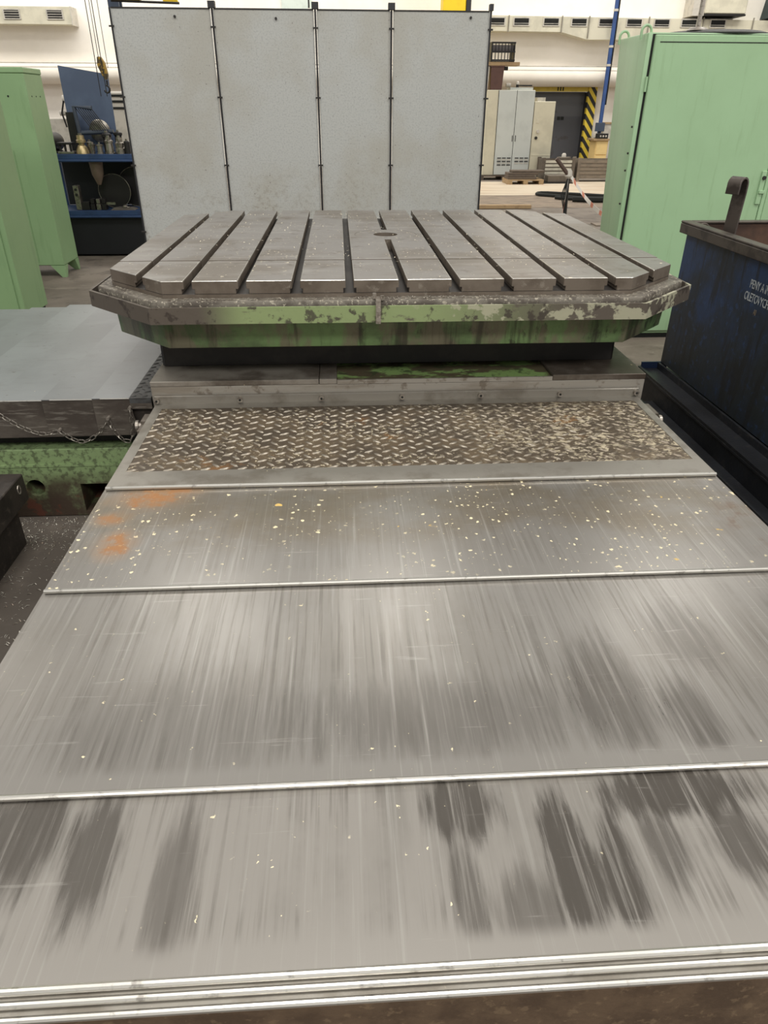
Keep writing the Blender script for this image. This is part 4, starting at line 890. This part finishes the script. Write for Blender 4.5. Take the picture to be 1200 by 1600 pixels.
stillage(4.50, 5.24, 17.0, 17.45, m_swhite, 'whitish ribbed metal stillage box between two brown ones', m_sdk)
stillage(5.30, 6.40, 17.0, 17.45, m_sgrey, 'brownish ribbed metal stillage box partly behind the mint green cabinet', m_sgrey)
stillage(3.95, 4.46, 18.2, 18.7, m_sgrey, 'dark ribbed stillage box peeping out behind the grey cabinet', m_sdk)
o = thing('cast_block', 'dark cast iron block on the floor at the foot of the whitish stillage', 'block', (4.75, 16.75, 0))
MB().box(4.55, 5.0, 16.6, 16.9, .03, .16).build('block_body', m_sdk, o, bevel=.008); MB().box(4.45, 5.1, 16.55, 16.95, 0, .0295).build('block_foot', m_dark, o)
o = tag(MB().lathe((5.02, 17.2, .485), [(.05, 0), (.05, .05), (.03, .08)], 12).build('white_jar', m_pale, None, loc=(5.02, 17.2, .485)), 'small white jar perched on the whitish stillage', 'jar')
o.location.z = .485
MB().box(4.9, 5.14, 17.06, 17.34, .452, .484).build('lid_board', m_sdk, bpy.data.objects['stillage'])
# desk behind the stillages
m_drawer = plain('drawer_wood', (226, 196, 132), .6, 0, .25, 4)
o = thing('drawer_desk', 'pale wooden drawer desk beside the striped gate post', 'desk', (6.86, 20.4, 0))
MB().box(6.70, 7.02, 20.2, 20.7, .02, .70).build('desk_body', m_drawer, o); MB().box(6.62, 7.06, 20.15, 20.75, .7005, .74).build('desk_top', m_wood, o)
for z in (.06, .38): MB().box(6.72, 7.00, 20.18, 20.1995, z, z+.29).build('drawer', m_drawer, o)
o = thing('monitor', 'dark computer monitor on the wooden drawer desk', 'monitor', (6.84, 20.45, .741))
MB().box(6.72, 6.97, 20.48, 20.51, .90, 1.10).build('screen', m_crb, o, bevel=.006); MB().box(6.82, 6.88, 20.49, 20.52, .75, .8995).build('neck', m_dark, o); MB().box(6.74, 6.96, 20.42, 20.58, .741, .7495).build('stand_foot', m_dark, o)
o = thing('control_box', 'low black box with white dials under the monitor', 'box', (6.85, 20.25, .741))
MB().box(6.70, 7.0, 20.20, 20.32, .741, .86).build('box_case', m_dark, o, bevel=.006)
for x in (6.80, 6.87, 6.94): MB().cyl((x, 20.1995, .80), (x, 20.192, .80), .022, n=10).build('dial', m_pale, o)
o = thing('white_cabinet', 'white low cabinet behind the drawer desk near the blue pipe', 'cabinet', (7.5, 20.9, 0))
MB().box(7.10, 7.95, 20.95, 21.3, 0, 1.06).build('cabinet_body', m_pale, o, bevel=.008); MB().box(7.08, 8.0, 20.93, 21.32, 1.0605, 1.10).build('cabinet_top', m_wood, o)
# post with barrier tape, cables and planks on the floor
o = thing('barrier_post', 'leaning dark stick tied to a thin post with red and white tape ends', 'post', (3.33, 11.0, 0))
MB().cyl((3.335, 11.0, 0), (3.31, 11.0, .66), .022, n=10).build('post_rod', m_darksteel, o)
MB().cyl((3.325, 10.97, .58), (3.10, 10.97, .82), .028, n=10).build('leaning_stick', plain('stick_brown', (84, 66, 56), .6), o)
MB().lathe((3.31, 10.985, .56), [(.03, 0), (.055, .03), (.05, .09), (.03, .12)], 10).build('tape_knot', m_pale, o)
for k in range(4): MB().tube([(3.29, 10.96, .55), (3.22+.03*k, 10.93, .35), (3.28+.01*k, 10.93, .15), (3.31, 10.93, .005)], .008, 6).build('hanging_wire', m_gap, o)
m_tape = stripes('barrier_tape', (222, 216, 206), (208, 138, 114), 2.2, 0, .82)
tp = MB()
def ribbon(name, a, b, wd, label):
    a, b = Vector(a), Vector(b); n = 10; mb = MB(); vs = []
    for k in range(n+1):
        u = k/n; q = a.lerp(b, u); q.z -= .06*math.sin(PI*u); s_ = Vector((0, .3*wd*math.sin(u*7), wd*.5))
        vs += [q-s_, q+s_, q-s_+Vector((.002, .004, .002)), q+s_+Vector((.002, .004, .002))]
    fs = []
    for k in range(n):
        i = 4*k; fs += [(i, i+4, i+5, i+1), (i+2, i+3, i+7, i+6), (i, i+2, i+6, i+4), (i+1, i+5, i+7, i+3)]
    mb.add(vs, fs); return mb.build(name, m_tape, o)
ribbon('tape', (3.33, 10.95, .60), (3.95, 10.9, .03), .06, ''); ribbon('tape', (3.30, 10.94, .56), (3.25, 10.9, .02), .05, '')
def cable(pts, r_, label):
    P = catenary([(q[0], q[1], r_+.006) for q in pts], .12)
    return tag(MB().tube(P, r_, 7).build('floor_cable', m_gap, None, loc=(pts[0][0], pts[0][1], .006)), label, 'cable')
cable([(4.9, 13.9), (4.4, 14.2), (3.9, 14.45), (3.72, 14.2), (4.0, 13.9), (4.5, 13.5), (5.2, 13.3)], .028, 'thick black cable lying in a long loop on the pale floor')
cable([(3.9, 13.6), (4.3, 13.35), (4.8, 13.5), (5.3, 13.9), (6.0, 14.0)], .03, 'black cable snaking from the taped post toward the green cabinet')
cable([(4.1, 13.2), (4.6, 13.1), (5.0, 13.3), (5.6, 13.15)], .05, 'fat black hose lying in front of the looped cable')
tag(MB().box(1.2, 3.15, 12.3, 12.42, .005, .06).build('floor_plank', m_wood, None, loc=(2.2, 12.36, .005), bevel=.004), 'long thin timber plank lying on the block floor behind the table', 'plank')
bf = struct(MB().box(1.4, 9, 12.45, 14.29, -.02, .004).build('trim_5', m_brickf))
tag(MB().box(3.6, 4.3, 10.35, 10.6, .001, .02).build('floor_plate', m_sgrey, None, loc=(3.95, 10.45, .001)), 'flat metal plate lying on the floor beyond the table corner', 'plate')
